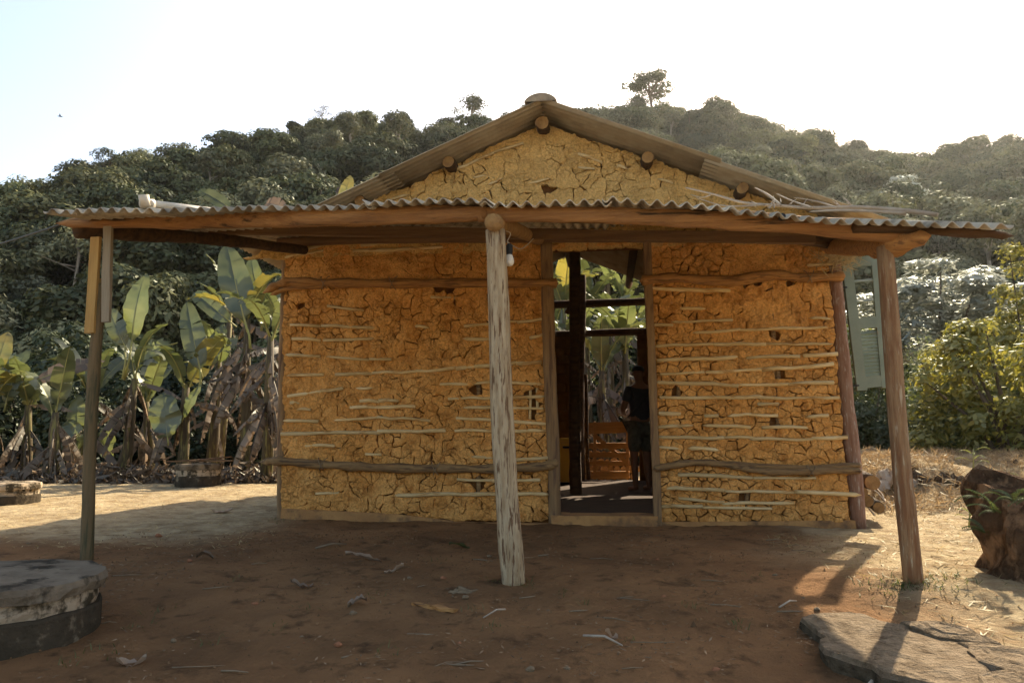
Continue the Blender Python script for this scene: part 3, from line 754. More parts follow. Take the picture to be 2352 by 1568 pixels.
L4 = [(570,255,660,258),(1200,272,1280,275),(1400,290,1630,270),(1095,402,1300,405),(1300,405,1570,402),(760,488,1350,483),(1350,483,1600,485),(285,478,415,478),(230,205,390,207)]
VL = [(1945,1195,1940,1500),(1998,1195,1998,1500),(1670,1190,1670,1530)]
def cane(p0, p1, r, seed, y=-.043):
    r = r * random.Random(seed * 7).uniform(.82, 1.25)
    a, b = at_H(*p0, y), at_H(*p1, y)
    a.y = b.y = y
    n = max(2, int((b - a).length / .12)); rr = random.Random(seed)
    dv = Vector((0, 0, 1)) if abs((b - a).z) < abs((b - a).x) else Vector((1, 0, 0))
    pts = [a.lerp(b, i / n) + dv * rr.gauss(0, .004) + Vector((0, rr.gauss(0, .004), 0)) for i in range(n + 1)]
    mb = MB(); v, f = tube_geo(pts, [r * rr.uniform(.88, 1.1) for _ in pts], 7, .12, seed, .8, (rr.choice([0, .01, .05]), rr.choice([0, .01, .06])), 14)
    me = fast_mesh('lattice_cane', v, f, [M['cane']], True)
    o = link('lattice_cane', me, front)
    # little ties
    return o
for i, s in enumerate(RS): cane(cR(s[0], s[1]), cR(s[2], s[3]), .0215, i)
for i, s in enumerate(LS): cane(cL(s[0], s[1]), cL(s[2], s[3]), .0215, 100 + i)
for i, s in enumerate(L4): cane(c4(s[0], s[1]), c4(s[2], s[3]), .0215, 200 + i)
for i, (c_, x_, ya, yb) in enumerate(((cR, 690, 300, 900), (cR, 718, 740, 1120), (cR, 215, 690, 900), (cR, 488, 600, 700), (c4, 1215, 340, 540), (cL, 1560, 1190, 1300), (cG, 1592, 520, 600), (cR, 130, 1260, 1440), (cR, 560, 1250, 1440))):
    a_, b_ = at_H(*c_(x_, ya), .0), at_H(*c_(x_ + 4, yb), .0); mb = MB(); mb.tube([a_, a_.lerp(b_, .5) + Vector((.008, 0, 0)), b_], .026, 8, .2, seed=i); mb.build('upright_stake', M['bar'], front, True)
for k in range(22):   # thin uprights of the lattice, seen where daub is missing
    px_ = 1500 + k * 19; a_, b_ = at_H(px_, 640, -.004), at_H(px_ + 2, 690, -.004); mb = MB(); mb.tube([a_, b_], .012, 6); mb.build('upright_cane', M['bar'], front, True)
for i, s in enumerate(VL): cane(cL(s[0], s[1]), cL(s[2], s[3]), .013, 300 + i, -.028)
for i, s in enumerate([(790,465,900,425),(880,430,1060,350),(1060,345,1250,285),(1600,355,1680,385),(1690,390,1750,410),(1285,550,1410,515),(930,505,1010,490),(2130,520,2200,540),(380,655,490,620),(1850,432,1890,442),(1600,445,1700,455),(1040,545,1090,525)]):
    cane(cG(s[0], s[1]), cG(s[2], s[3]), .017, 400 + i, -.047)
def lash(px, py, rad, y, seed):
    """vine tied round a bar"""
    c = at_H(px, py, y); rr = random.Random(seed); mb = MB()
    for q in range(2):
        t0 = rr.uniform(-.3, .3)
        pts = [(c.x + .02 * q + .035 * math.sin(t) * (1 if q else -1), y - math.cos(t) * rad * 1.25, c.z + math.sin(t) * rad * 1.25) for t in np.linspace(-1.4 + t0, 1.4 + t0, 7)]
        mb.tube(pts, .004, 5)
    mb.build('vine_tie', M['twig'], front, True)
def bar(name, crop, pts, r, mat, y=-.075, seed=0, pt=(.03, .03)):
    P = [at_H(*crop(cx, cy), y) for cx, cy in pts]
    P = smooth_path(P, 6)
    v, f = tube_geo(P, [r * (1 + .12 * math.sin(i * 1.3 + seed)) for i in range(len(P))], 10, .2, seed, .85, pt, 9)
    return link(name, fast_mesh(name, v, f, [M[mat]], True), front)
bar('cross_pole', cR, [(38, 300), (200, 285), (470, 302), (660, 268), (850, 285), (1045, 276)], .052, 'bar2', -.07, 1)
bar('cross_pole', cR, [(470, 320), (600, 300), (700, 285)], .03, 'bar2', -.06, 2)
bar('cross_pole', cR, [(105, 1245), (300, 1213), (480, 1228), (560, 1246), (720, 1262), (1000, 1254), (1130, 1256)], .038, 'bar', -.075, 3)
bar('cross_pole', cR, [(130, 1232), (300, 1218), (500, 1222), (800, 1240), (1130, 1228)], .03, 'bar', -.062, 4)
bar('cross_pole', cL, [(30, 500), (120, 460), (260, 448), (700, 458), (1200, 455), (1650, 455), (2135, 455)], .055, 'bar2', -.075, 5, (.1, .02))
bar('cross_pole', cL, [(60, 530), (180, 492), (420, 478)], .03, 'bar2', -.07, 6, (.06, .02))
bar('cross_pole', c4, [(10, 296), (80, 295), (350, 315), (650, 332), (1000, 338), (1350, 336), (1560, 326), (1668, 302)], .052, 'bar', -.08, 7, (.1, .02))
for i, (c, x, y, r_) in enumerate([(cL, 430, 455, .055), (cL, 930, 455, .055), (c4, 320, 310, .05), (c4, 970, 336, .05), (cR, 880, 1256, .04), (cR, 870, 283, .05)]):
    lash(*c(x, y), r_, -.078, i)

# --- jambs and corner posts
def pole(name, parent, p0, p1, r0, r1, mat, seed=0, seg=12, squash=1.0, wob=.1, bend=.01, pt=(0, .01), freq=5):
    p0, p1 = Vector(p0), Vector(p1); n = max(3, int((p1 - p0).length / .16)); rr = random.Random(seed)
    ph = rr.uniform(0, 6)
    pts = [p0.lerp(p1, i / n) + Vector((bend * math.sin(ph + i / n * 5), bend * math.cos(ph + i / n * 4), 0)) for i in range(n + 1)]
    v, f = tube_geo(pts, [r0 + (r1 - r0) * i / n for i in range(n + 1)], seg, wob, seed, squash, pt, freq)
    return link(name, fast_mesh(name, v, f, [M[mat]], True), parent)
pole('door_jamb', house, at_H(1273, 1215, -.02), at_H(1256, 540, -.02), .062, .066, 'jamb', 1, squash=1.2)
jb = MB(); jb.bar(at_H(1512, 1222, -.02), at_H(1485, 540, -.02), .10, .075, .004, 0, 10, (1, 0, 0)); jb.build('door_jamb', M['jamb'], house)
pole('corner_post', house, at_H(645, 1215, .02), at_H(659, 560, .02), .055, .045, 'jamb', 3)
pole('corner_post', house, at_H(1971, 1222, .03), at_H(1911, 540, .03), .075, .062, 'jamb_red', 4)

# --- side and back walls, floor
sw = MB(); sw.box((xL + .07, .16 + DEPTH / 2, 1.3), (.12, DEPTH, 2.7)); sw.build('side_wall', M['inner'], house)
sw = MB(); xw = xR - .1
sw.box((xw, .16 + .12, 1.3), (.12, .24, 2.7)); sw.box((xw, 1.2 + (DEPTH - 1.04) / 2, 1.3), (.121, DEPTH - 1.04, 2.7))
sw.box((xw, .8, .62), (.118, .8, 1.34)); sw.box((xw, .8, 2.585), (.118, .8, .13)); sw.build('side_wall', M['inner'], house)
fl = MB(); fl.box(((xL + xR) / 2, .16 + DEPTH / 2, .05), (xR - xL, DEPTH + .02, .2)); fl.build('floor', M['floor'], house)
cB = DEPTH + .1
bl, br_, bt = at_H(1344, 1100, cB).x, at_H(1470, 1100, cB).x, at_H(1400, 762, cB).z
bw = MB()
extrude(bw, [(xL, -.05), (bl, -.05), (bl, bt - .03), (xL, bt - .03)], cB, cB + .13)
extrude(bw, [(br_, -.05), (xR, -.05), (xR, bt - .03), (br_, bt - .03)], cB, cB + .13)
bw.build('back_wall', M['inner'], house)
def hbar(name, px0, py0, px1, py1, c, r, mat, c2=None, seed=0):
    return pole(name, house, at_H(px0, py0, c), at_H(px1, py1, c if c2 is None else c2), r, r * .9, mat, seed, 10)
hbar('tie_beam', 1180, 772, 1560, 758, cB + .05, .07, 'log_dark', seed=31)
hbar('tie_beam', 1150, 704, 1560, 690, cB + .05, .075, 'log_dark', seed=32)
hbar('king_post', 1332, 1105, 1336, 632, cB - .05, .075, 'log_dark', seed=33)
hbar('inner_post', 1324, 1175, 1318, 560, 2.6, .082, 'log_dark', seed=34)
hbar('leaning_pole', 1352, 1100, 1344, 860, cB - .18, .035, 'log_dark', seed=35)
hbar('strut', 1300, 720, 1336, 660, cB, .045, 'log_dark', seed=36)
# inner mud bricks of the back wall, half visible through the doorway
rr_ = random.Random(3)
for zz_ in range(14):
    for k in range(5):
        x1_ = bl - .06 - k * .2 - (zz_ % 2) * .07
        b_ = MB(); b_.box((x1_ - .09, cB - .015, .28 + zz_ * .165), (.17, .07, .14), None, .008); b_.build('mud_lump', M['inner'], house)

# --- roof
RC = Vector((A.x, 0, A.z + .035))
nL, nR = (xL - .42), (xR + .42)
def corrugated(w, l, pitch, amp, th=.006, nl=2, per=8):
    """sheet in x (0..l, along the flutes) by y (0..w)"""
    nw = int(round(w / pitch * per)); ysn = np.linspace(0, w, nw + 1); xsn = np.linspace(0, l, nl + 1)
    zt = amp * np.cos(2 * np.pi * ysn / pitch)
    top = np.array([(x, y, z) for x in xsn for y, z in zip(ysn, zt)]); bot = top - np.array([0, 0, th])
    k = nw + 1; F = []
    for i in range(nl):
        for j in range(nw):
            a = i * k + j; F.append((a, a + k, a + k + 1, a + 1)); o = (nl + 1) * k; F.append((o + a, o + a + 1, o + a + k + 1, o + a + k))
    o = (nl + 1) * k
    for j in range(nw): F.append((j, j + 1, o + j + 1, o + j)); a = nl * k + j; F.append((a, o + a, o + a + 1, a + 1))
    for i in range(nl): a = i * k; F.append((a, o + a, o + a + k, a + k)); a = i * k + nw; F.append((a, a + k, o + a + k, o + a))
    return np.vstack([top, bot]), F
roof = link('roof', None, house); roof.empty_display_size = .1
SW, OV = 1.10, .06
for side in (-1, 1):
    m_ = mL if side < 0 else mR
    run = (A.x - nL) if side < 0 else (nR - A.x)
    Ls = run * math.sqrt(1 + m_ * m_)
    half = Ls / 2 + .08
    v0, f0 = corrugated(SW, half, .09, .014)
    me = fast_mesh('roof_sheet', v0, f0, [M['sheet_main']], True)
    ang = math.atan(m_)
    for row in (0, 1):
        for k in range(6):
            yk = -.42 + k * (SW - OV)
            s0 = 0 if row == 0 else Ls - half
            lift = .012 * (row == 0) + .008 * (k % 2) + random.uniform(-.004, .004)
            ox = RC.x + side * s0 * math.cos(ang); oz = RC.z - s0 * math.sin(ang) + lift
            ox += side * (random.uniform(-.03, .03)); yk += (-.03 if row == 0 else .0) * (k == 0)
            o = link('roof_sheet', me, roof)
            mx = Matrix.Translation((ox, yk if side > 0 else yk + SW, oz)) @ Matrix.Rotation(0 if side > 0 else math.pi, 4, 'Z') @ Matrix.Rotation(ang + random.uniform(-.004, .004), 4, 'Y')
            o.matrix_local = mx
# small displaced scrap of sheet lying on each verge, ridge tiles
for k in range(7):
    y0 = -.46 + k * .93; mb = MB(); th = np.linspace(-1.25, 1.25, 9); v = []
    for yv in (y0, y0 + 1.0):
        for rr2 in (.125, .11):
            for t in th: v.append((A.x + rr2 * math.sin(t) * 1.35, yv, RC.z - .055 + rr2 * math.cos(t) * .95 + .004 * (k % 2)))
    n = len(th); f = []
    for j in range(n - 1):
        f += [(j, j + 1, 2 * n + j + 1, 2 * n + j), (n + j, 3 * n + j, 3 * n + j + 1, n + j + 1), (j, n + j, n + j + 1, j + 1), (2 * n + j, 2 * n + j + 1, 3 * n + j + 1, 3 * n + j)]
    f += [(0, 2 * n, 3 * n, n), (n - 1, 2 * n - 1, 4 * n - 1, 3 * n - 1)]
    f.append(tuple(range(n, 2 * n)))
    mb.add(v, f).build('ridge_tile', M['ridge'], roof)
for px, py, r_, sd_ in ((1030, 372, .062, 1), (1245, 283, .07, 2), (1487, 362, .062, 3), (1706, 434, .06, 4), (826, 462, .06, 5)):
    p = at_H(px, py, -.2)
    P = [(p.x, -.2, p.z), (p.x, -.08, p.z), (p.x, 1.5, p.z + .02), (p.x, DEPTH + .3, p.z)]
    mb = MB(); mb.tube(P, [r_, r_ * 1.05, r_, r_], 11, .25, seed=sd_, point=(.008, .01), freq=9); mb.build('purlin', M['log_dark'], roof, True)
    mb = MB(); mb.tube([(p.x, -.209, p.z), (p.x, -.212, p.z)], [r_ * .93, r_ * .9], 11, .2, seed=sd_, freq=9); mb.build('cut_end', M['log_end'], roof)

# --- louvred shutter hung open on the side window
cS = .55
shut = link('window_shutter', None, house); shut.empty_display_size = .1
tag(shut, 'faded green louvred shutter, upper slats missing')
def sx0(y): return 1932 + (y - 600) * .122
def sx1(y): return 2022 + (y - 590) * .085
def srow(y): return at_H(sx0(y), y, cS), at_H(sx1(y), y - 8, cS)
def shbar(name, y0, y1, th=.03, tilt=0.0, inset=0):
    a, b = srow((y0 + y1) / 2); h = abs(at_H(2000, y0, cS).z - at_H(2000, y1, cS).z)
    mb = MB(); up = Vector((0, math.sin(tilt), math.cos(tilt)))
    if inset: d = (b - a).normalized(); a = a + d * inset; b = b - d * inset
    mb.bar(a, b, th, h, .001, 0, 3, up); return mb.build(name, M['shutter'], shut)
t_, b_ = srow(598), srow(893)
for k, nm in ((0, 1), (1, -1)):
    mb = MB(); off = (t_[1] - t_[0]).normalized() * (.05 * nm)
    mb.bar(b_[k] + off - Vector((0, 0, .02)), t_[k] + off + Vector((0, 0, .035)), .034, .10, .001, 0, 4, (1, 0, 0)); mb.build('stile', M['shutter'], shut)
shbar('rail', 594, 616, .032, 0, .095); shbar('rail', 732, 758, .032, 0, .095); shbar('rail', 868, 893, .032, 0, .095)
shbar('slat', 644, 653, .012, .9, .095); shbar('slat', 690, 699, .012, .9, .095)
for k in range(13): shbar('slat', 763 + k * 8.0, 763 + k * 8.0 + 9, .007, R(38), .095)
hg = MB(); hp = at_H(1940, 660, cS - .03); hg.box(hp, (.05, .012, .015)); hp = at_H(1966, 885, cS - .03); hg.box(hp, (.06, .012, .015)); hg.build('hinge', M['black'], shut)

# ------------------------------------------------------------------ veranda
ver = empty('veranda', (HO.x, HO.y, 0), -YAW, 'lean-to veranda of rough posts and logs roofed with corrugated sheets', 'veranda')
def post(px0, py0, px1, py1, r0, r1, mat, seed, **kw):
    b = hit_ground(px0, py0); t = at_Y(px1, py1, b.y); bl_ = to_H(b); tl = to_H(t); bl_.z -= .12
    return bl_, tl, pole('post', ver, bl_, tl, r0, r1, mat, seed, 14, **kw)
c0, c1, cpost = post(1183, 1338, 1133, 528, .074, .064, 'post_white', 11, wob=.1, bend=.012)
tag(cpost, 'weathered pale post with flaking bark')
r0_, r1_, rpost = post(2098, 1336, 2030, 566, .054, .047, 'post_red', 12, wob=.06, bend=.008)
tag(rpost, 'smooth red brown post')
l0, l1, lpost = post(198, 1284, 230, 652, .042, .040, 'post_green', 13, wob=.12, bend=.01)
tag(lpost, 'thin grey brown post spliced with two boards')
lc = l0.y
for px0, py0, px1, py1, w_, dc, mt in ((207, 765, 221, 545, .070, -.045, 'board_y'), (244, 740, 249, 512, .062, -.03, 'board_g')):
    mb = MB(); mb.bar(at_H(px0, py0, lc + dc), at_H(px1, py1, lc + dc), .028, w_, .0015, 0, 4, (1, 0, 0)); mb.build('splice_board', M[mt], ver)
mb = MB(); mb.bar(at_H(229, 700, lc), at_H(231, 640, lc), .03, .03, .001, 0, 2, (1, 0, 0)); mb.build('splice_board', M['board_y'], ver)
cF = c0.y
def logpx(name, pts, rads, mat, seed, wob=.2, pt=(.02, .02), squash=1.0, seg=12, per=5, freq=6):
    P = smooth_path([at_H(px, py, c) for px, py, c in pts], per)
    rr2 = np.interp(np.linspace(0, 1, len(P)), np.linspace(0, 1, len(rads)), rads)
    v, f = tube_geo(P, list(rr2), seg, wob, seed, squash, pt, freq)
    return link(name, fast_mesh(name, v, f, [M[mat]], True), ver)
logpx('front_beam', [(165, 512, lc - .02), (400, 507, lc - .05), (700, 501, cF + .03), (960, 494, cF + .01), (1120, 489, cF)], [.035, .06, .062, .058, .056], 'beam', 21, .22, (.14, .0))
logpx('front_beam', [(1100, 492, cF + .01), (1300, 493, cF), (1520, 500, cF + .02), (1780, 512, cF + .05), (1980, 528, cF + .08), (2090, 540, cF + .1)], [.054, .058, .056, .058, .064, .06], 'beam', 22, .22, (0, .06))
logpx('front_beam', [(1960, 522, cF + .02), (2120, 528, cF + .03), (2305, 540, cF + .04)], [.03, .032, .026], 'log_dark', 23, .4, (.02, .06), freq=10)
logpx('rafter', [(175, 528, lc + .02), (330, 537, lc + .45), (480, 548, lc + 1.1), (700, 574, -.12)], [.065, .06, .055, .05], 'log_dark', 24, .25, (.03, .02))
logpx('rafter', [(1133, 511, cF - .10), (1190, 530, cF + 1.0), (1238, 552, -.1)], [.056, .055, .05], 'log_end', 25, .06, (.004, .02))
logpx('rafter', [(2118, 545, r0_.y - .12), (2040, 560, r0_.y + .05), (1960, 570, r0_.y + .75), (1890, 566, -.08)], [.05, .075, .06, .05], 'bar2', 26, .4, (.05, .02), freq=8)
logpx('rafter', [(1830, 545, -1.1), (1900, 556, -1.0), (1975, 563, -1.1), (2060, 548, -1.6)], [.05, .05, .045, .04], 'log_dark', 27, .3, (.03, .05))
lb = MB(); lb.bar(at_H(440, 526, -1.25), at_H(1870, 548, -1.25), .06, .085, .003, 0, 16); lb.build('purlin', M['sawn'], ver)
logpx('wall_plate', [(640, 556, -.09), (900, 549, -.09), (1260, 546, -.09), (1600, 546, -.09), (1905, 545, -.09)], [.05, .048, .05, .05, .045], 'sawn', 28, .15)
# roof sheets of the veranda
front_px = [(108, 477), (250, 477), (420, 476), (560, 470), (760, 470), (980, 464), (1230, 463), (1345, 457), (1470, 466), (1700, 484), (1900, 498), (2100, 511), (2312, 522)]
FE = [at_H(px, py, cF - .10) for px, py in front_px]
fex, fez = np.array([p.x for p in FE]), np.array([p.z for p in FE])
x0_, x1_ = fex[0], fex[-1]; NS = 8; ws = (x1_ - x0_) / NS; PITCHC = .0865
print('awning', x0_, x1_, fez)
BACK = -.03
for k in range(NS):
    a_, b_ = x0_ + k * ws - .03, x0_ + (k + 1) * ws + .03
    n = int((b_ - a_) / PITCHC * 8); xs_ = np.linspace(a_, b_, n + 1)
    tf = np.linspace(0, 1, 5); off = .014 * (k % 2); yo = random.uniform(-.05, .05)
    tl_ = random.uniform(-.012, .012)
    P = []
    for t in tf:
        y = cF - .10 + yo + t * (BACK - (cF - .10 + yo)) if t else cF - .10 + yo
        zf = np.interp(xs_, fex, fez) - .019
        zb = 3.0 + .02 * np.sin(xs_ * 2) - .02 * (xs_ - A.x)* .3
        z = zf + (zb - zf) * t + .0175 * np.cos(2 * np.pi * xs_ / PITCHC) + off + tl_ * (xs_ - a_) / ws + .007 * vnoise(xs_ * 3, t * 3 + k) + .004 * vnoise(xs_ * 11, t * 5 + k)
        P.append(np.column_stack([xs_, y + .012 * vnoise(xs_ * 9, t, k) * (t == 0), z]))
    top = np.vstack(P); bot = top - np.array([0, 0, .007]); kk = n + 1; o = len(top); f = []
    for i in range(4):
        for j in range(n):
            q = i * kk + j; f += [(q, q + 1, q + kk + 1, q + kk), (o + q, o + q + kk, o + q + kk + 1, o + q + 1)]
    for j in range(n): f += [(j, o + j, o + j + 1, j + 1), (4 * kk + j, 4 * kk + j + 1, o + 4 * kk + j + 1, o + 4 * kk + j)]
    for i in range(4): q = i * kk; f += [(q, q + kk, o + q + kk, o + q)]; q = i * kk + n; f += [(q, o + q, o + q + kk, q + kk)]
    link('roof_sheet', fast_mesh('roof_sheet', np.vstack([top, bot]), f, [M['sheet']], True), ver)

# ------------------------------------------------------------------ banana plants
def banana_leaf(L_, W, droop, tear, rg, fold=.25, petiole=.14, n=18, rib=True, curl=0.0):
    """leaf growing along +X, upper face +Z; returns verts, faces, material index"""
    t = np.linspace(0, 1, n + 1)
    ang = -droop * t ** 1.6
    seg = L_ / n
    cx = np.concatenate([[0], np.cumsum(np.cos(ang[:-1]) * seg)]); cz = np.concatenate([[0], np.cumsum(np.sin(ang[:-1]) * seg)])
    tt = np.clip((t - petiole) / (1 - petiole), 0, 1)
    w = W * np.clip(np.sin(np.pi * np.clip(tt, 0, 1) ** .8), 0, 1) ** .55
    V, F, MI = [], [], []
    for side in (-1, 1):
        i = int(petiole * n)
        while i < n:
            ln = 1 + int(rg.exponential(6.0 * (1 - tear) + .6)); j = min(n, i + ln)
            sag = rg.uniform(0, .5) * tear * W; sh = rg.normal(0, .04) * tear
            base = len(V)
            for k in range(i, j + 1):
                nx_, nz_ = -math.sin(ang[k]), math.cos(ang[k])
                e = 0 if not tear else (.06 * seg * (1 if k == i else -1 if k == j else 0))
                f1 = fold + .25 * vnoise(k * .5, side * 3.0, W * 9)
                wav = .015 * math.sin(k * 2.1 + side) * W * 4
                for q, u in enumerate((0.0, .5, 1.0)):
                    ww = w[k] * u
                    up = ww * math.sin(f1) - (curl * u * u) * w[k] - sag * u * u + wav * u
                    V.append((cx[k] + up * nx_ + (.12 * ww) + e * u + sh * u, side * ww * math.cos(f1), cz[k] + up * nz_))
            m_ = j - i + 1
            for k in range(m_ - 1):
                for q in range(2):
                    a = base + k * 3 + q; F.append((a, a + 3, a + 4, a + 1)); MI.append(0)
            i = j
    V = np.array(V)
    if rib:
        pts = [(cx[k], 0, cz[k] - .008) for k in range(0, n + 1, 2)]
        v, f = tube_geo(pts, list(np.linspace(.022, .004, len(pts)) * (L_ / 1.7)), 5)
        F += [tuple(i + len(V) for i in q) for q in f]; MI += [1] * len(f); V = np.vstack([V, v])
    return V, F, MI
rgb = np.random.default_rng(77)
LEAF = []
for k in range(8):
    v, f, mi = banana_leaf(rgb.uniform(1.4, 1.9), rgb.uniform(.17, .25), rgb.uniform(.3, 1.6), rgb.choice([.3, .6, .85]), rgb)
    LEAF.append(fast_mesh('banana_leaf', v, f, [M['banana' if k != 5 else 'banana_y'], M['banana_rib']], True, mi))
DEAD = []
for k in range(7):
    v, f, mi = banana_leaf(rgb.uniform(1.0, 1.7), rgb.uniform(.05, .12), rgb.uniform(.4, 1.1), .97, rgb, fold=-.9, curl=.5)
    DEAD.append(fast_mesh('dead_leaf', v, f, [M['dead_banana'], M['dead_banana']], True, mi))
def frame_q(d, nrm):
    x = Vector(d).normalized(); z = Vector(nrm); z = (z - x * z.dot(x)).normalized(); y = z.cross(x)
    return Matrix((x, y, z)).transposed().to_4x4()
def banana(loc, h, nl, nd, label, seed, lean=(0, 0), s=1.0, elev=(45, 82)):
    r = random.Random(seed); o = empty('banana_plant', loc, 0, label, 'banana plant', 'banana plants around the house')
    top = Vector((lean[0], lean[1], h))
    P = [(0, 0, -.15), tuple(top * .35 + Vector((.03, 0, 0))), tuple(top * .7), tuple(top)]
    v, f = tube_geo(P, [.12, .105, .09, .055], 9, .15, seed)
    link('pseudostem', fast_mesh('pseudostem', v, f, [M['banana_stem']], True), o)
    a0 = r.uniform(0, 6.28)
    for k in range(nl):
        a = a0 + k * 2.4 + r.gauss(0, .2); e = R(r.uniform(*elev))
        d = Vector((math.cos(a) * math.cos(e), math.sin(a) * math.cos(e), math.sin(e)))
        c = link('leaf', r.choice(LEAF), o)
        c.matrix_local = Matrix.Translation(top - Vector((0, 0, r.uniform(0, .2)))) @ frame_q(d, Vector((-math.cos(a) * math.sin(e), -math.sin(a) * math.sin(e), math.cos(e))) + Vector((r.gauss(0, .3), r.gauss(0, .3), 0))) @ Matrix.Scale(s * r.uniform(.8, 1.1), 4)
    for k in range(int(nd * 1.6)):
        a = r.uniform(0, 6.28); e = R(r.choice([r.uniform(-78, -30), r.uniform(-70, 10)])); zf = r.uniform(.45, 1.0)
        d = Vector((math.cos(a) * math.cos(e), math.sin(a) * math.cos(e), math.sin(e)))
        c = link('dead_leaf', r.choice(DEAD), o)
        c.matrix_local = Matrix.Translation(top * zf) @ frame_q(d, (0, 0, 1)) @ Matrix.Scale(s * r.uniform(.7, 1.1), 4)
    return o
def on_ground(px, Y):
    X = (px - 1176) / F_PX * Y * .985
    return (X, Y, gzs(X, Y) - .02)
BP = [ # px, Y, stem height, leaves, dead, label
 (-40, 14.5, 1.6, 6, 7, 'banana plant at the yard edge behind the low round lid'),
 (55, 15.2, 1.5, 5, 9, 'short banana plant with many dry brown leaves behind the far white well'),
 (120, 14.0, 1.3, 3, 8, 'stubby banana plant with cut trunk beside the far white well'),
 (185, 15.6, 1.7, 5, 7, 'bushy banana plant seen behind the spliced post'),
 (282, 14.8, 2.0, 2, 9, 'slender banana plant with two upright pale leaves right of the spliced post'),
 (345, 16.2, 1.6, 4, 7, 'low banana plant with drooping torn leaves at the yard edge'),
 (415, 14.6, 1.9, 3, 6, 'banana plant with broad green leaves behind the concrete well'),
 (480, 16.0, 2.5, 4, 9, 'banana plant with arched leaf and brown tip behind the well'),
 (560, 14.9, 3.2, 2, 14, 'tall banana plant thick with hanging dead leaves near the house corner'),
 (610, 13.8, 2.7, 4, 16, 'tall banana plant with dense brown skirt against the house corner'),
 (655, 15.4, 2.9, 5, 14, 'leafy banana plant half hidden behind the house corner'),
 (500, 18.5, 4.0, 5, 8, 'high banana plant whose leaf tops show above the left awning'),
 (640, 18.0, 3.9, 3, 12, 'high dried banana plant whose brown leaves show above the awning'),
 (790, 17.2, 4.5, 3, 5, 'high banana plant whose yellow leaf shows beside the gable roof'),
 (-160, 15.5, 1.9, 6, 8, 'banana plant beyond the wells at the yard edge'),
]
bpl = []
for i, (px, Y, h, nl, nd, lab) in enumerate(BP):
    bpl.append(banana(on_ground(px, Y), h, nl, nd, lab, 500 + i, (rgb.normal(0, .12), rgb.normal(0, .1)), .95))
for i, (px, dc, h, nl, nd, lab) in enumerate([
 (1325, 9.2, 2.6, 6, 10, 'banana plant seen through the doorway left of the gate'), (1385, 8.4, 2.3, 6, 12, 'dry banana plant standing straight behind the wooden gate'),
 (1440, 9.0, 2.7, 7, 12, 'broad leaved banana plant seen through the doorway above the gate'), (1500, 9.8, 2.9, 7, 8, 'banana plant behind the house near the standing person'),
 (1270, 10.4, 3.2, 7, 8, 'banana plant behind the left part of the house'), (1405, 11.2, 3.4, 8, 8, 'tall banana plant farther behind the gate'), (1480, 12.0, 3.6, 8, 6, 'tall banana plant at the back behind the firewood'), (1350, 12.6, 4.3, 9, 6, 'very tall banana plant filling the open back gable'), (1440, 13.2, 4.6, 9, 6, 'very tall banana plant high behind the tie beams'), (1300, 9.9, 3.9, 8, 8, 'tall banana plant behind the dark inner post')]):
    p = from_H(at_H(px, 1050, dc)); banana((p.x, p.y, gzs(p.x, p.y)), h, nl, nd, lab, 600 + i, (0, 0), 1.0, (40, 85))
def hero(pi, b, t, wpx, dd=0.0, mat='banana', tear=.45, droop=.35, stem=None):
    o = bpl[pi]; Y = o.location.y + dd
    pb_, pt_ = at_Y(*b, Y), at_Y(*t, Y); d = pt_ - pb_; L_ = d.length / (1 - .12)
    v, f, mi = banana_leaf(L_ * 1.03, wpx / F_PX * Y / 2, droop, tear, rgb, fold=.16, petiole=.12)
    c = link('leaf', fast_mesh('leaf', v, f, [M[mat], M['banana_rib']], True, mi), o)
    n_ = Vector((rgb.normal(0, .25), -1, .25))
    c.matrix_local = Matrix.Translation(pb_ - d * .12 - o.location) @ frame_q(d + Vector((0, droop * L_ * -.0, 0)), n_)
    if stem:
        s0 = at_Y(*stem, Y) - o.location
        mb = MB(); mb.tube([s0, (s0 + (pb_ - o.location)) / 2 + Vector((.03, 0, 0)), pb_ - o.location], [.03, .022, .018], 6); mb.build('petiole', M['banana_rib'], o, True)
hero(4, (302, 785), (318, 628), 60, -.2, stem=(284, 870)); hero(4, (287, 795), (243, 705), 46, -.3, stem=(282, 870)); hero(4, (300, 830), (345, 790), 26, 0, stem=(284, 872))
hero(6, (460, 850), (425, 690), 54, -.1, stem=(455, 900)); hero(7, (480, 845), (505, 745), 46, -.5); hero(7, (530, 740), (425, 652), 44, -.2, droop=.9, tear=.3)
hero(8, (563, 740), (518, 560), 74, -.3, stem=(575, 800)); hero(8, (600, 705), (570, 590), 46, .2, stem=(600, 760)); hero(8, (590, 720), (640, 660), 40, .5, tear=.4)
hero(0, (12, 930), (45, 800), 66, .2, mat='banana'); hero(1, (68, 920), (100, 850), 56, -.2, tear=.4); hero(0, (-8, 850), (12, 765), 42, -.3, 'banana_y')
hero(3, (180, 1030), (150, 965), 52, -.5); hero(3, (178, 1000), (172, 905), 44, -.3); hero(6, (385, 1010), (372, 905), 76, -.4); hero(6, (420, 960), (450, 880), 34, -.2)
hero(2, (70, 880), (212, 812), 40, 0, 'dead_banana', .9, .9); hero(5, (250, 1060), (238, 965), 44, -.3); hero(5, (395, 790), (290, 820), 40, -.6, tear=.6, droop=.6)
hero(11, (530, 478), (455, 430), 36, -.5, tear=.3); hero(12, (660, 480), (585, 445), 40, 0, 'dead_banana', .9, 1.4); hero(13, (785, 480), (803, 402), 34, -.6, 'banana_y', .4); hero(13, (775, 470), (783, 398), 18, -.4, 'dead_banana', .8, 1.6)
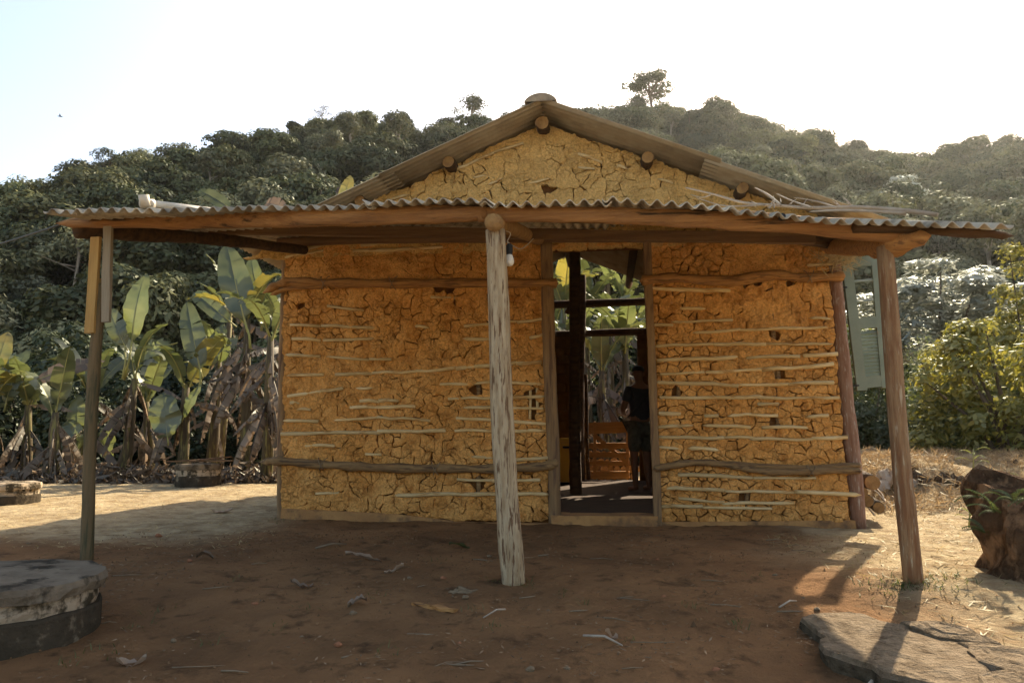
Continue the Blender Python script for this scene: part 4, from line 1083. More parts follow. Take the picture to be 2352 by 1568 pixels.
# litter under the bananas
def scatter_cards(name, label, cat, n, fn, ln, wd, mats, seed, up=.7, asp=1.0):
    r = np.random.default_rng(seed); P = fn(r, n)
    Nn = r.normal(size=(n, 3)) * (1 - up) + np.array([0, 0, up])
    v, f = leaf_cloud(P, Nn, ln, wd, r, .15)
    return tag(link(name, fast_mesh(name, v, f, [mats])), label, cat, kind='stuff')
def fn_lit(r, n):
    x = r.uniform(-14, -2.2, n); y = 13.4 + np.abs(r.normal(0, 1.1, n)); z = gz(x, y) + np.abs(r.normal(0, .13, n)) * np.clip((y - 13.2) * 1.2, .1, 1)
    return np.stack([x, y, z], -1)
scatter_cards('banana_litter', 'heap of dry banana leaves along the foot of the banana plants', 'leaf litter', 9000, fn_lit, .26, .055, M['dead_banana'], 5, .5)
for k in range(26):   # big fallen leaves and cut stems
    x, y = rgb.uniform(-13, -2.4), rgb.uniform(13.0, 14.2)
    o = link('fallen_leaf', DEAD[k % 7], None, (x, y, gzs(x, y) + .12), (rgb.normal(0, .3), R(25), rgb.uniform(0, 6.28))); o.scale = (.6, .6, .6)
    tag(o, 'big curled dead banana leaf fallen on the ground below the banana plants', 'leaf', 'fallen banana leaves')

# ------------------------------------------------------------------ shrubs and trees to the right
SH1 = leafmat('shrub leaf green', (.085, .12, .025), (.17, .19, .06), .45, (1.15, 1.1, .7), .06)
SH2 = leafmat('shrub leaf yellow', (.17, .175, .035), (.34, .30, .07), .45, (1.1, 1.05, .7), .05)
SH3 = leafmat('weeping leaf', (.12, .15, .055), (.21, .225, .10), .45, None, .05)
SH4 = leafmat('shade dark shrub leaf', (.014, .022, .009), (.038, .048, .019), .15)  # near-black leaf colour carries the shade inside the thicket
SILV = leafmat('silver frond', (.20, .21, .15), (.40, .40, .32), .45, None, .10, .4)
def shrub(name, loc, R_, H, n, leaf, mat, label, seed, ncl=22, asp=.45, clr=(.2, .34), flat=.85, z0=.15, stems=5, group=None, upn=.35, cat='shrub', stem_mat='trunk', weep=0.0, sx=1.0):
    r = np.random.default_rng(seed)
    P, Nn, cs = crown_pts(r, R_, z0, H - z0, ncl, n, clr, flat, .85)
    low = r.random(n) < .45
    P[low, 2] = z0 + (P[low, 2] - z0) * r.uniform(.15, 1, low.sum())
    if weep:
        dr = r.exponential(weep, n); P[:, 2] = np.maximum(P[:, 2] - dr, .05); P[:, :2] *= (1 + .12 * dr)[:, None]
        q = .10; P[:, :2] = np.round(P[:, :2] / q + r.normal(0, .22, (n, 2))) * q * .55 + P[:, :2] * .45
    P[:, 0] *= sx
    v, f = leaf_cloud(P, Nn + np.array([0, 0, upn]), leaf, leaf * asp, r, .12)
    o = empty(name, loc, 0, label, cat, group)
    mb = MB()
    for k in range(stems):
        c = cs[r.integers(len(cs))]; e = Vector((c[0] * sx, c[1], c[2])); m_ = Vector((e.x * .35, e.y * .35, e.z * .5))
        mb.tube([(r.normal(0, .06), r.normal(0, .06), -.15), m_, e], [.035 * R_, .024 * R_, .008], 5)
    tag(mb.build('stems' if stems > 1 else 'stem', M[stem_mat], o, True), kind='stuff')
    link('foliage', fast_mesh('foliage', v, f, [mat]), o)
    return o
def shp(px, Y, dz=0): 
    q = on_ground(px, Y); return (q[0], q[1], q[2] + dz)
shrub('weeping_shrub', shp(2135, 14.6, -.3), 1.05, 3.1, 15000, .085, SH3, 'pale green weeping shrub behind the red brown post', 21, 26, .34, weep=.55)
shrub('yellow_green_shrub', shp(2330, 12.4, -.2), 1.7, 3.0, 9000, .125, SH2, 'yellow green sunlit shrub with glossy leaves above the rotten stump', 22, 60, .5, clr=(.10, .22), stems=12)
shrub('green_shrub', shp(2225, 13.6, -.3), 1.2, 2.2, 8000, .10, SH1, 'mid green shrub between the weeping shrub and the yellow one', 23, 44, clr=(.12, .24))
shrub('green_shrub', shp(2010, 15.5, -.3), 1.0, 2.4, 9000, .10, SH1, 'leafy green shrub under the open shutter', 24, 20)
shrub('tall_shrub', shp(2385, 14.5, -.2), .9, 5.2, 4500, .12, SH2, 'tall thin yellow green shrub leaning in beyond the awning end', 25, 40, .5, clr=(.12, .28), stems=9)
shrub('green_shrub', shp(2450, 14.5, -.2), 1.4, 2.6, 8000, .12, SH1, 'dense green shrub beyond the rotten stump', 26, 22)
shrub('silver_tree', shp(2170, 21, 0), 3.2, 6.0, 11000, .36, SILV, 'silvery grey tree with layered fronds and dark forked limbs behind the red brown post', 27, 60, .2, (.10, .2), .4, z0=2.2, stems=12, upn=1.6, cat='tree')
shrub('silver_tree', shp(2480, 24, 0), 2.6, 5.8, 5000, .40, SILV, 'silvery tree standing behind the yellow green shrub', 28, 28, .2, (.16, .26), .3, z0=3.0, stems=10, upn=1.6, cat='tree')
for k in range(13):
    px = 1930 + k * 62 + rgb.normal(0, 20); Y = rgb.uniform(18, 27)
    shrub('dark_bush', shp(px, Y, -.2), rgb.uniform(1.4, 2.0), rgb.uniform(2.4, 4.6), 5000, .17, SH4 if k % 3 else SH1, ['dark green bush in the thicket behind the silvery tree', 'olive bush in the thicket behind the silvery tree'][0 if k % 3 else 1], 700 + k, 20, .5, group='thicket beyond the mound')
for k in range(22):
    px = -260 + k * 47 + rgb.normal(0, 20); Y = rgb.uniform(19, 29)
    shrub('dark_bush', shp(px, Y, -.2), rgb.uniform(1.6, 2.4), rgb.uniform(2.6, 5.0), 5000, .19, SH4, 'dark green bush in the shady thicket behind the banana plants', 800 + k, 20, .5, group='thicket behind the bananas')
for k in range(9):
    p = from_H((-3.5 + k * .9, 14.5 + rgb.uniform(0, 4), 0)); shrub('dark_bush', (p.x, p.y, gzs(p.x, p.y) - .2), rgb.uniform(1.6, 2.2), rgb.uniform(4.2, 6.2), 5500, .19, SH4 if k % 2 else SH1, ['olive', 'dark'][k % 2] + ' bush in the thicket behind the house', 900 + k, 18, .5, group='thicket behind the house')

# ------------------------------------------------------------------ wells and concrete
def lathe(name, prof, mat, parent, seg=48, wob=.006, cap=True, seed=0):
    v, f = [], []
    for r_, z in prof:
        for k in range(seg):
            t = 2 * math.pi * k / seg; w = wob * fbm(math.cos(t) * 4 + seed, math.sin(t) * 4, z * 12, 3)
            v.append((math.cos(t) * (r_ + w), math.sin(t) * (r_ + w), z + wob * .5 * vnoise(math.cos(t) * 6, math.sin(t) * 6, z * 9 + seed)))
    for i in range(len(prof) - 1):
        for k in range(seg): k2 = (k + 1) % seg; f.append((i * seg + k, i * seg + k2, (i + 1) * seg + k2, (i + 1) * seg + k))
    if cap: f.append(tuple((len(prof) - 1) * seg + k for k in range(seg)))
    o = link(name, fast_mesh(name, v, f, [M[mat]], False), parent)
    return o
def well(loc, r_, h, label, seed, lidmat='concrete'):
    o = empty('well', loc, 0, label, 'well', 'round concrete wells')
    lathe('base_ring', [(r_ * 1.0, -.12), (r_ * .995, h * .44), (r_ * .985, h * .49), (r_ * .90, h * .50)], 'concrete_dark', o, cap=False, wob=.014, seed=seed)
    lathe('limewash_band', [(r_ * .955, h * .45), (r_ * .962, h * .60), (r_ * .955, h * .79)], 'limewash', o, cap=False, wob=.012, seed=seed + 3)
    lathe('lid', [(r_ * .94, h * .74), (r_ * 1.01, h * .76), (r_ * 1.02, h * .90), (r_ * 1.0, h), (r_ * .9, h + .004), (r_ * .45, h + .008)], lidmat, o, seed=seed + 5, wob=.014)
    return o
well((-2.50, 3.62, gzs(-2.5, 3.62)), .50, .27, 'big round concrete well with dark grimy sides and dirty white band beside the spliced post', 1, 'concrete')
p = on_ground(456, 12.9); well(p, .37, .39, 'small concrete well with peeling limewash and boards on top by the banana plants', 2)
wl = Vector(p)
p = on_ground(-5, 9.5); well(p, .48, .29, 'white topped round well in the sunny yard', 3, 'limewash')
for k, (a, b, w_) in enumerate((((-.5, -.1), (.55, .05), .12), ((-.35, .12), (.3, .2), .07), ((.05, -.2), (.42, .3), .05))):
    mb = MB(); mb.bar(wl + Vector((a[0], a[1], .435 + .012 * k)), wl + Vector((b[0], b[1], .44 + .03 * k)), w_, .022, .002, 0, 4)
    tag(mb.build('board', M['sawn']), ['wide old board lying across the well by the bananas', 'narrow old board lying across the well by the bananas', 'crooked stick lying across the well by the bananas'][k], 'board')

# ------------------------------------------------------------------ slabs and stones
def slab(name, pxs, ztop, th, mat, label, cat, seed, side='slab_side', jag=.03):
    P = [at_z(x, y, ztop) for x, y in pxs]
    P = resample([Vector((p.x, p.y, 0)) for p in P] + [Vector((P[0].x, P[0].y, 0))], .07)[:-1]
    pts = np.array([(p.x, p.y) for p in P]); c = pts.mean(0)
    pts = pts + np.stack([fbm(pts[:, 0] * 6 + seed, pts[:, 1] * 6, 1, 3), fbm(pts[:, 0] * 6, pts[:, 1] * 6 + seed, 5, 3)], -1) * jag
    n = len(pts); V, F, MI = [], [], []
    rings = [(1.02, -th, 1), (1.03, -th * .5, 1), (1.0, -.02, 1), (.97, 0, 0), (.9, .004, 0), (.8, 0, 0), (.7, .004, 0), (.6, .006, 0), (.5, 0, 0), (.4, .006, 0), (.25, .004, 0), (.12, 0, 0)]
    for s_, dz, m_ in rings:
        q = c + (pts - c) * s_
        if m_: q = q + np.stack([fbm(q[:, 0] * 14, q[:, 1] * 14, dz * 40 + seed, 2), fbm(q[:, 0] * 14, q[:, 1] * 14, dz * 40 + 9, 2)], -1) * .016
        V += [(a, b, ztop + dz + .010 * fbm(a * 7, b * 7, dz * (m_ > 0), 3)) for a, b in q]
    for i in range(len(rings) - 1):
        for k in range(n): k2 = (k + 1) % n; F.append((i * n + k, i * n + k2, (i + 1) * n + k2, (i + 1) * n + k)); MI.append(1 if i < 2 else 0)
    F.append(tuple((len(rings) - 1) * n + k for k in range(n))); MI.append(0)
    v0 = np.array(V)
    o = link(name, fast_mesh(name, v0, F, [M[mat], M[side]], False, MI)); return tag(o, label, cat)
slab('stone_slab', [(2190, 1575), (2040, 1545), (1905, 1500), (1838, 1415), (1950, 1404), (2050, 1425), (2180, 1462), (2260, 1520), (2290, 1590)], .02, .2, 'stone', 'large broken stone slab half in shade in front of the red brown post', 'stone slab', 1, jag=.045)
slab('stone_slab', [(2085, 1438), (2070, 1428), (2150, 1428), (2230, 1445), (2300, 1475), (2230, 1470), (2150, 1455)], .035, .12, 'stone', 'thin sunlit flagstone set on edge behind the large slab', 'stone slab', 2, 'stone', .012)
slab('stone_slab', [(2200, 1470), (2290, 1478), (2400, 1500), (2420, 1560), (2330, 1545), (2240, 1520)], .03, .14, 'stone', 'sunlit stone slab with straw on it beside the large slab', 'stone slab', 3, 'stone')
slab('stone', [(2250, 1545), (2330, 1530), (2400, 1560), (2400, 1600), (2280, 1592)], .05, .2, 'stone', 'rounded block of stone below the sunlit slab', 'stone', 4, 'stone')
slab('stone', [(2220, 1535), (2260, 1520), (2285, 1545), (2240, 1560)], .0, .12, 'stone', 'small pale stone wedged between the slabs', 'stone', 5, 'stone')

# ------------------------------------------------------------------ rotten stump with ferns
sp_ = hit_ground(2330, 1345); sp_.x += .60; sp_.y += .38
stump = empty('tree_stump', (sp_.x, sp_.y, gzs(sp_.x, sp_.y)), 0, 'rotten jagged tree stump overgrown with ferns beside the stone slabs', 'stump')
seg, rows = 56, 14; V, F = [], []
for i in range(rows + 1):
    for k in range(seg):
        t = 2 * math.pi * k / seg
        top = .54 + .13 * vnoise(math.cos(t) * 1.1 + 3, math.sin(t) * 1.1, 2) + .075 * vnoise(math.cos(t) * 5, math.sin(t) * 5, 4) + .12 * max(0, math.cos(t - 2.2))
        z = -.12 + (top + .12) * i / rows
        rr = .46 + .16 * max(0, 1 - i / 5) ** 1.5 - .06 * (i / rows) ** 3 + .13 * fbm(math.cos(t) * 1.5, math.sin(t) * 1.5, z * 1.8, 3) + .04 * fbm(math.cos(t) * 6, math.sin(t) * 6, z * 6, 2)
        V.append((rr * math.cos(t), rr * math.sin(t), z))
for i in range(rows):
    for k in range(seg): k2 = (k + 1) % seg; F.append((i * seg + k, i * seg + k2, (i + 1) * seg + k2, (i + 1) * seg + k))
n0 = len(V)
for k in range(seg): x, y, z = V[rows * seg + k]; V.append((x * .72, y * .72, z - .02 + .05 * vnoise(k * .8, 2)))
for k in range(seg): x, y, z = V[rows * seg + k]; V.append((x * .4, y * .4, z * .5 + .26 + .05 * vnoise(k * .7, 7)))
for q in range(2):
    o_ = rows * seg + q * seg
    for k in range(seg): k2 = (k + 1) % seg; F.append((o_ + k, o_ + k2, o_ + seg + k2, o_ + seg + k))
F.append(tuple(n0 + seg + k for k in range(seg)))
link('trunk', fast_mesh('trunk', V, F, [M['rot']], False), stump)
def fern_mesh(L_, W, rg):
    """arched frond with pinnae along +X"""
    V, F = [], []
    n = 16
    for i in range(1, n + 1):
        t = i / n; x, z = L_ * t * .9, L_ * (.5 * t - .6 * t * t); w = W * math.sin(math.pi * (t * .85 + .12))
        for s in (-1, 1):
            b = len(V); wd = L_ / n * .42
            V += [(x - wd, 0, z), (x + wd * .3, s * w, z - .02), (x + wd, 0, z)]; F.append((b, b + 1, b + 2))
    return fast_mesh('fern_frond', V, F, [M['fern']])
FR = [fern_mesh(rgb.uniform(.16, .24), rgb.uniform(.03, .045), rgb) for _ in range(3)]
for k in range(5):
    a0 = 2.6 + .28 * k; zf = rgb.uniform(.2, .62)
    fp = Vector((sp_.x + .50 * math.cos(a0), sp_.y + .50 * math.sin(a0) - .1, stump.location.z + zf))
    o = empty('fern', fp, 0, 'small fern tuft growing on the shaded flank of the rotten stump', 'fern', 'ferns on the stump')
    for j in range(7):
        a = rgb.uniform(1.9, 5.2); e = rgb.uniform(-.2, 1.0); d = Vector((math.cos(a) * math.cos(e), math.sin(a) * math.cos(e), math.sin(e)))
        c = link('frond', FR[j % 3], o); c.matrix_local = frame_q(d, (0, 0, 1)) @ Matrix.Scale(rgb.uniform(.45, .8), 4)

# ------------------------------------------------------------------ firewood and debris by the corner
def logthing(name, a, b, r_, mat, label, cat, seed, group=None, endmat='log_end', wob=.15):
    a, b = Vector(a), Vector(b); o = empty(name, a, 0, label, cat, group)
    mb = MB(); mb.tube([Vector((0, 0, 0)), (b - a) * .5, b - a], [r_, r_ * 1.03, r_ * .97], 10, wob, seed=seed); mb.build('bark', M[mat], o, True)
    d = (b - a).normalized()
    for q, s in ((Vector((0, 0, 0)), -1), (b - a, 1)):
        e = MB(); e.tube([q + d * s * .001, q + d * s * .006], [r_ * .95, r_ * .9], 10); e.build('cut_end', M[endmat], o)
    return o
cw_ = from_H(at_H(1985, 1140, .25))
for k, (px, py, rad, L_) in enumerate(((2012, 1108, .075, 1.0), (2000, 1150, .06, .9), (1990, 1130, .05, .8), (2026, 1165, .055, .7))):
    a = from_H(at_H(px - 8, py, .1 + .12 * (k % 2))); b = a + HY * L_ + Vector((.15, 0, .02))
    logthing('firewood_log', a, b, rad, 'bark', ['thick firewood log with pale cut end leaning by the house corner', 'firewood log low beside the house corner post', 'thin firewood log tucked behind the house corner post', 'short firewood log on the ground by the house corner'][k], 'log', k)
for k in range(7):
    a = hit_ground(2010 + k * 9, 1185 - 4 * k); b = a + Vector((rgb.uniform(-.3, .35), rgb.uniform(.1, .5), rgb.uniform(.1, .38)))
    mb = MB(); mb.tube([a, a.lerp(b, .5) + Vector((.03, 0, .03)), b], [.011, .009, .005], 5); tag(mb.build('stick', M['branch_grey'], smooth=True), 'bleached stick in the pile of debris by the house corner', 'stick', 'sticks by the house corner')
def crumple(name, c, R_, mat, label, cat, seed, sq=.45):
    n = 14; V, F = [], []
    for i in range(n + 1):
        for j in range(n + 1):
            u, w = i / n * 2 - 1, j / n * 2 - 1
            V.append((u * R_ + .05 * vnoise(i * .7, j * .7, seed), w * R_ * .7, R_ * sq * (1 + fbm(i * .35 + seed, j * .35, 3, 3) - u * u - w * w * .6)))
    for i in range(n):
        for j in range(n): a = i * (n + 1) + j; F.append((a, a + n + 1, a + n + 2, a + 1))
    return tag(link(name, fast_mesh(name, V, F, [M[mat]]), None, c), label, cat)
q = hit_ground(2052, 1118); crumple('bark_sheet', (q.x, q.y, q.z + .05), .22, 'branch_grey', 'curled pale bark sheet on the debris pile by the house corner', 'bark', 3)
q = hit_ground(1068, 1356); crumple('dung_pat', (q.x, q.y, q.z - .015), .085, 'dung', 'flat round lump of dry dung on the bare earth near the pale post', 'dung', 8, .22)

# ------------------------------------------------------------------ things on and under the veranda roof
def awn_z(x, y):
    zf = float(np.interp(x, fex, fez)) ; return zf + (3.03 - zf) * (y - (cF - .10)) / (BACK - (cF - .10))
def awn(px, dy, lift=0.0):
    x = at_H(px, 480, cF - .10).x; y = cF - .10 + dy; return from_H((x, y, awn_z(x, y) + lift))
mb = MB(); a, b = awn(322, .05, .035), awn(392, .95, .03)
mb.tube([a, b], [.026, .026], 14); mb.tube([a + Vector((0, 0, -.02)), a + Vector((-.005, -.02, .05))], [.033, .033], 14); mb.tube([a + Vector((-.03, .0, .0)), a + (b - a).normalized() * .07], [.032, .032], 14)
tag(mb.build('plastic_pipe', M['pvc'], smooth=True), 'white plastic pipe with elbow lying on the left awning sheets', 'pipe')
mb = MB(); a = from_H(at_H(1797, 497, cF - .06)); b = a + HY * .3 + Vector((.05, 0, .04)); 
vv = []; mb.tube([a, b], [.02, .02], 12); tag(mb.build('pipe_stub', M['black'], smooth=True), 'short dark pipe stub poking over the awning edge', 'pipe')
cT = cropf(1600, 350, 2.6133)
def bpath(pts, c0_, c1_):
    n = len(pts) - 1; return [from_H(at_H(*cT(x, y), c0_ + (c1_ - c0_) * i / n)) for i, (x, y) in enumerate(pts)]
br = empty('dry_branch', from_H(at_H(*cT(900, 405), cF + .5)), 0, 'long bleached dry branch lying across the right awning sheets', 'branch')
def brt(name, pts, c0_, c1_, r0, r1):
    P = [p - br.location for p in smooth_path(bpath(pts, c0_, c1_), 4)]
    mb = MB(); mb.tube(P, list(np.linspace(r0, r1, len(P))), 6, .2, point=(0, .02)); mb.build(name, M['branch_grey'], br, True)
brt('limb', [(1800, 455), (1550, 425), (1300, 408), (1000, 412), (800, 398), (560, 378), (370, 325), (200, 285)], cF + .05, cF + 1.0, .016, .006)
brt('limb', [(1600, 447), (1400, 435), (1180, 428), (1000, 435)], cF + .15, cF + .3, .012, .006)
brt('twig', [(800, 395), (720, 330), (640, 285)], cF + .5, cF + .8, .01, .004); brt('twig', [(700, 390), (560, 400), (420, 395), (270, 350)], cF + .5, cF + .8, .009, .003)
brt('twig', [(1000, 410), (880, 370), (780, 325)], cF + .3, cF + .6, .008, .003); brt('twig', [(1150, 410), (1050, 375), (900, 348)], cF + .3, cF + .5, .008, .003)
for k in range(14):
    x, y = rgb.uniform(600, 1300), rgb.uniform(375, 415); brt('twig', [(x, y), (x + rgb.normal(0, 40), y - rgb.uniform(15, 45))], cF + .4, cF + .45, .005, .002)
brt('twig', [(350, 330), (300, 345), (235, 330)], cF + .8, cF + .9, .006, .002)
# light bulb
bb = from_H(at_H(1170, 590, cF + .1)); lbulb = empty('light_bulb', bb, 0, 'bare white light bulb in black socket hanging beside the pale post', 'light bulb')
lathe('bulb', [(.004, -.062), (.018, -.058), (.028, -.045), (.031, -.028), (.027, -.008), (.017, .018)], 'bulb', lbulb, 20, 0, False)
lathe('socket', [(.019, .012), (.02, .03), (.021, .031), (.021, .075), (.012, .085)], 'black', lbulb, 16, 0)
top = from_H(at_H(1162, 530, cF + .12)); t2 = from_H(at_H(1225, 548, cF + .5)); hk = from_H(at_H(1165, 555, cF + .1))
mb = MB(); mb.tube(smooth_path([Vector((0, 0, .08)), hk - bb, top - bb + Vector((.03, 0, -.02)), top - bb], 5), .0035, 5); mb.tube(smooth_path([hk - bb, hk.lerp(t2, .5) - bb + Vector((0, 0, -.06)), t2 - bb], 6), .0035, 5)
mb.build('wire', M['wire'], lbulb, True)
a = from_H(at_H(215, 490, lc)); b = Vector((-14, 15, 4.3))
mb = MB(); mb.tube([a.lerp(b, t) - Vector((0, 0, .7 * t * (1 - t))) for t in np.linspace(0, 1, 16)], .008, 5); tag(mb.build('cable', M['black'], smooth=True), 'thin dark cable running off from the left awning end', 'cable')
# straw nest tucked under the right eave
def fn_nest(r, n):
    c = from_H(at_H(1930, 588, -.2)); return np.array(c)[None] + r.normal(size=(n, 3)) * np.array([.09, .08, .05])
scatter_cards('straw_nest', 'tuft of dry straw stuffed under the eave above the shutter', 'straw', 260, fn_nest, .22, .008, M['grass'], 31, .4)

# ------------------------------------------------------------------ gate, firewood, cabinet and person inside
cGt = cB + .35
gate = empty('wooden_gate', from_H((at_H(1400, 1100, cGt).x, cGt, .12)), -YAW, 'low wooden board gate with diagonal brace at the back door', 'gate')
gi_ = gate.matrix_basis.inverted()
def glocal(p): return (Matrix.Translation(gate.location) @ Matrix.Rotation(-YAW, 4, 'Z')).inverted() @ from_H(p)
def gb(name, x0, y0, x1, y1, h, dc=0):
    mb = MB(); a, b = glocal(at_H(x0, y0, cGt + dc)), glocal(at_H(x1, y1, cGt + dc)); mb.bar(a, b, .024, h, .002, 0, 3); mb.build(name, M['gate'], gate)
gb('board', 1346, 984, 1446, 980, .20)
for y_, h_ in ((1023, .10), (1044, .09), (1064, .09), (1090, .13)): gb('board', 1346, y_, 1446, y_, h_)
gb('brace', 1364, 998, 1440, 1062, .07, -.03); gb('stile', 1366, 968, 1366, 1100, .05, -.03); gb('stile', 1441, 968, 1441, 1100, .05, -.03)
rl = random.Random(4)
for k in range(44):
    row, i = divmod(k, 9); r_ = rl.uniform(.045, .085)
    px = 1335 + i * 15 + (row % 2) * 7; x = at_H(px, 1060, cGt + 1.0).x
    a = from_H((x, cGt + .95 + rl.uniform(0, .08), .14 + row * .145)); b = a + HY * .7
    logthing('firewood_log', a, b, r_, 'bark', 'round firewood log stacked behind the wooden gate', 'log', k, 'firewood stack behind the gate', wob=.1)
cc = from_H((at_H(1292, 1100, 4.9).x - .02, 4.9, .155)); cab = empty('yellow_cabinet', cc, -YAW, 'yellow enamel cabinet standing inside the doorway', 'cabinet')
def rbox(name, c, size, bev, mat, parent):
    mb = MB(); sx, sy, sz = [s / 2 for s in size]; P = []
    for qx, qy in ((1, 1), (-1, 1), (-1, -1), (1, -1)):
        for j in range(5):
            t = math.atan2(qy, qx) - math.pi / 4 + j * math.pi / 8; P.append((qx * (sx - bev) + bev * math.cos(t), qy * (sz - bev) + bev * math.sin(t)))
    extrude(mb, P, -sy, sy); v = mb.v[0] + np.array(c); return link(name, fast_mesh(name, v, mb.f, [M[mat]]), parent)
rbox('body', (0, 0, .34), (.5, .45, .62), .04, 'yellow', cab); rbox('lid', (0, -.006, .69), (.52, .47, .07), .02, 'yellow', cab); rbox('handle_slot', (.12, -.23, .58), (.16, .02, .035), .01, 'black', cab)
for sx_ in (-.18, .18):
    for sy_ in (-.16, .16): rbox('foot', (sx_, sy_, .015), (.05, .05, .04), .005, 'black', cab)

def skinned(name, edges_pts, edges, radii, mat, parent, sub=2, root=0):
    me = bpy.data.meshes.new(name); me.from_pydata([tuple(p) for p in edges_pts], edges, []); me.materials.append(mat)
    o = link(name, me, parent); o.modifiers.new('skin', 'SKIN'); 
    sv = me.skin_vertices[0].data
    for i, r_ in enumerate(radii): sv[i].radius = (r_, r_) if not hasattr(r_, '__len__') else r_
    sv[root].use_root = True
    o.modifiers.new('sub', 'SUBSURF').levels = sub; o.modifiers['sub'].render_levels = sub
    o.modifiers['skin'].use_smooth_shade = True
    return o
pfoot = from_H((at_H(1474, 1128, 3.25).x, 3.25, .152))
person = empty('person', pfoot, R(24), 'person in dark shirt and patterned shorts standing inside the doorway, arms bent', 'person')
# faces +Y (away from the doorway), turned a little left; joints in metres
J = {'pel': (0, 0, .93), 'waist': (0, .01, 1.08), 'chest': (0, 0, 1.28), 'ub': (0, -.01, 1.42), 'neck': (0, .0, 1.50), 'nk2': (0, .015, 1.555), 'hd': (0, .03, 1.635), 'hd2': (0, .025, 1.70),
     'shL': (-.17, -.01, 1.40), 'elL': (-.26, .03, 1.13), 'wrL': (-.12, .24, 1.09), 'pmL': (-.06, .29, 1.10), 'shR': (.17, -.01, 1.40), 'elR': (.26, .03, 1.13), 'wrR': (.12, .24, 1.06), 'pmR': (.06, .29, 1.06),
     'hpL': (-.09, 0, .88), 'knL': (-.10, .02, .50), 'anL': (-.11, -.02, .09), 'heL': (-.11, -.04, .045), 'toL': (-.13, .13, .035), 'hpR': (.09, 0, .88), 'knR': (.10, .02, .50), 'anR': (.11, -.02, .09), 'heR': (.11, -.04, .045), 'toR': (.13, .13, .035)}
rad = {'pel': (.15, .11), 'waist': (.135, .10), 'chest': (.16, .115), 'ub': (.13, .09), 'neck': .06, 'nk2': .055, 'hd': (.078, .095), 'hd2': (.07, .085), 'shL': .062, 'elL': .043, 'wrL': .03, 'pmL': (.04, .024), 'hpL': .092, 'knL': .06, 'anL': .04, 'heL': .038, 'toL': .036}
for k_ in list(rad):
    if k_.endswith('L'): rad[k_[:-1] + 'R'] = rad[k_]
E = [('pel', 'waist'), ('waist', 'chest'), ('chest', 'ub'), ('ub', 'neck'), ('neck', 'nk2'), ('nk2', 'hd'), ('hd', 'hd2')]
for s_ in 'LR':
    E += [('ub', 'sh' + s_), ('sh' + s_, 'el' + s_), ('el' + s_, 'wr' + s_), ('wr' + s_, 'pm' + s_), ('pel', 'hp' + s_), ('hp' + s_, 'kn' + s_), ('kn' + s_, 'an' + s_), ('an' + s_, 'he' + s_), ('he' + s_, 'to' + s_)]
    sg = -1 if s_ == 'L' else 1
    px_, py_, pz_ = J['pm' + s_]
    for f_, (dz, ln) in enumerate(((.03, .055), (.012, .07), (-.006, .065), (-.024, .05))):
        n1, n2 = f'f{f_}a{s_}', f'f{f_}b{s_}'
        J[n1] = (px_ - sg * .02, py_ + ln * .55, pz_ + dz); J[n2] = (px_ - sg * .055, py_ + ln * .7, pz_ + dz - .01); rad[n1] = .0095; rad[n2] = .008
        E += [('pm' + s_, n1), (n1, n2)]
    J['tb' + s_] = (px_ - sg * .045, py_ - .005, pz_ + .05); rad['tb' + s_] = .010; E.append(('pm' + s_, 'tb' + s_))
names = list(J); ix = {n: i for i, n in enumerate(names)}
skinned('body', [J[n] for n in names], [(ix[a], ix[b]) for a, b in E], [rad[n] for n in names], M['skin'], person)
def sub_skin(name, keys, edges, grow, mat):
    skinned(name, [J[k] if isinstance(k, str) else k[0] for k in keys], edges, [tuple(np.array(rad[k]) * np.ones(2) + grow) if isinstance(k, str) else k[1] for k in keys], mat, person)
sub_skin('shirt', ['pel', 'waist', 'chest', 'ub', 'shL', ((-.232, .015, 1.22), (.068, .068)), 'shR', ((.232, .015, 1.22), (.068, .068))], [(0, 1), (1, 2), (2, 3), (3, 4), (4, 5), (3, 6), (6, 7)], .018, M['shirt'])
sub_skin('shorts', ['pel', 'hpL', ((-.10, .01, .52), (.10, .095)), 'hpR', ((.10, .01, .52), (.10, .095))], [(0, 1), (1, 2), (0, 3), (3, 4)], .022, M['shorts'])
hm = MB(); hv, hf_ = [], []
for i in range(8):
    for k in range(16):
        a_, b_ = 2 * math.pi * k / 16, math.pi / 2 * (1 - i / 8) ; hv.append((.088 * math.cos(a_) * math.cos(b_ * .999 - .15), .03 + .105 * math.sin(a_) * math.cos(b_ * .999 - .15), 1.655 + .10 * math.sin(b_) ))
for i in range(7):
    for k in range(16): k2 = (k + 1) % 16; hf_.append((i * 16 + k, i * 16 + k2, (i + 1) * 16 + k2, (i + 1) * 16 + k))
hf_.append(tuple(range(15, -1, -1)))
link('hair', fast_mesh('hair', hv, hf_, [M['hair']], True), person)
for s_ in (-1, 1):
    mb = MB(); mb.tube([(s_ * .078, .03, 1.60), (s_ * .088, .025, 1.63), (s_ * .082, .02, 1.655)], [.008, .016, .01], 6); mb.build('ear', M['skin'], person, True)
mb = MB(); mb.tube([(0, .115, 1.655), (0, .135, 1.615), (0, .118, 1.605)], [.008, .016, .012], 6); mb.build('nose', M['skin'], person, True)
mb = MB(); mb.tube(smooth_path([(.14, -.10, 1.46), (.02, -.135, 1.30), (-.15, -.09, 1.12), (-.19, .02, 1.02)], 4), .016, 6, squash=.5); mb.build('bag_strap', M['black'], person, True)

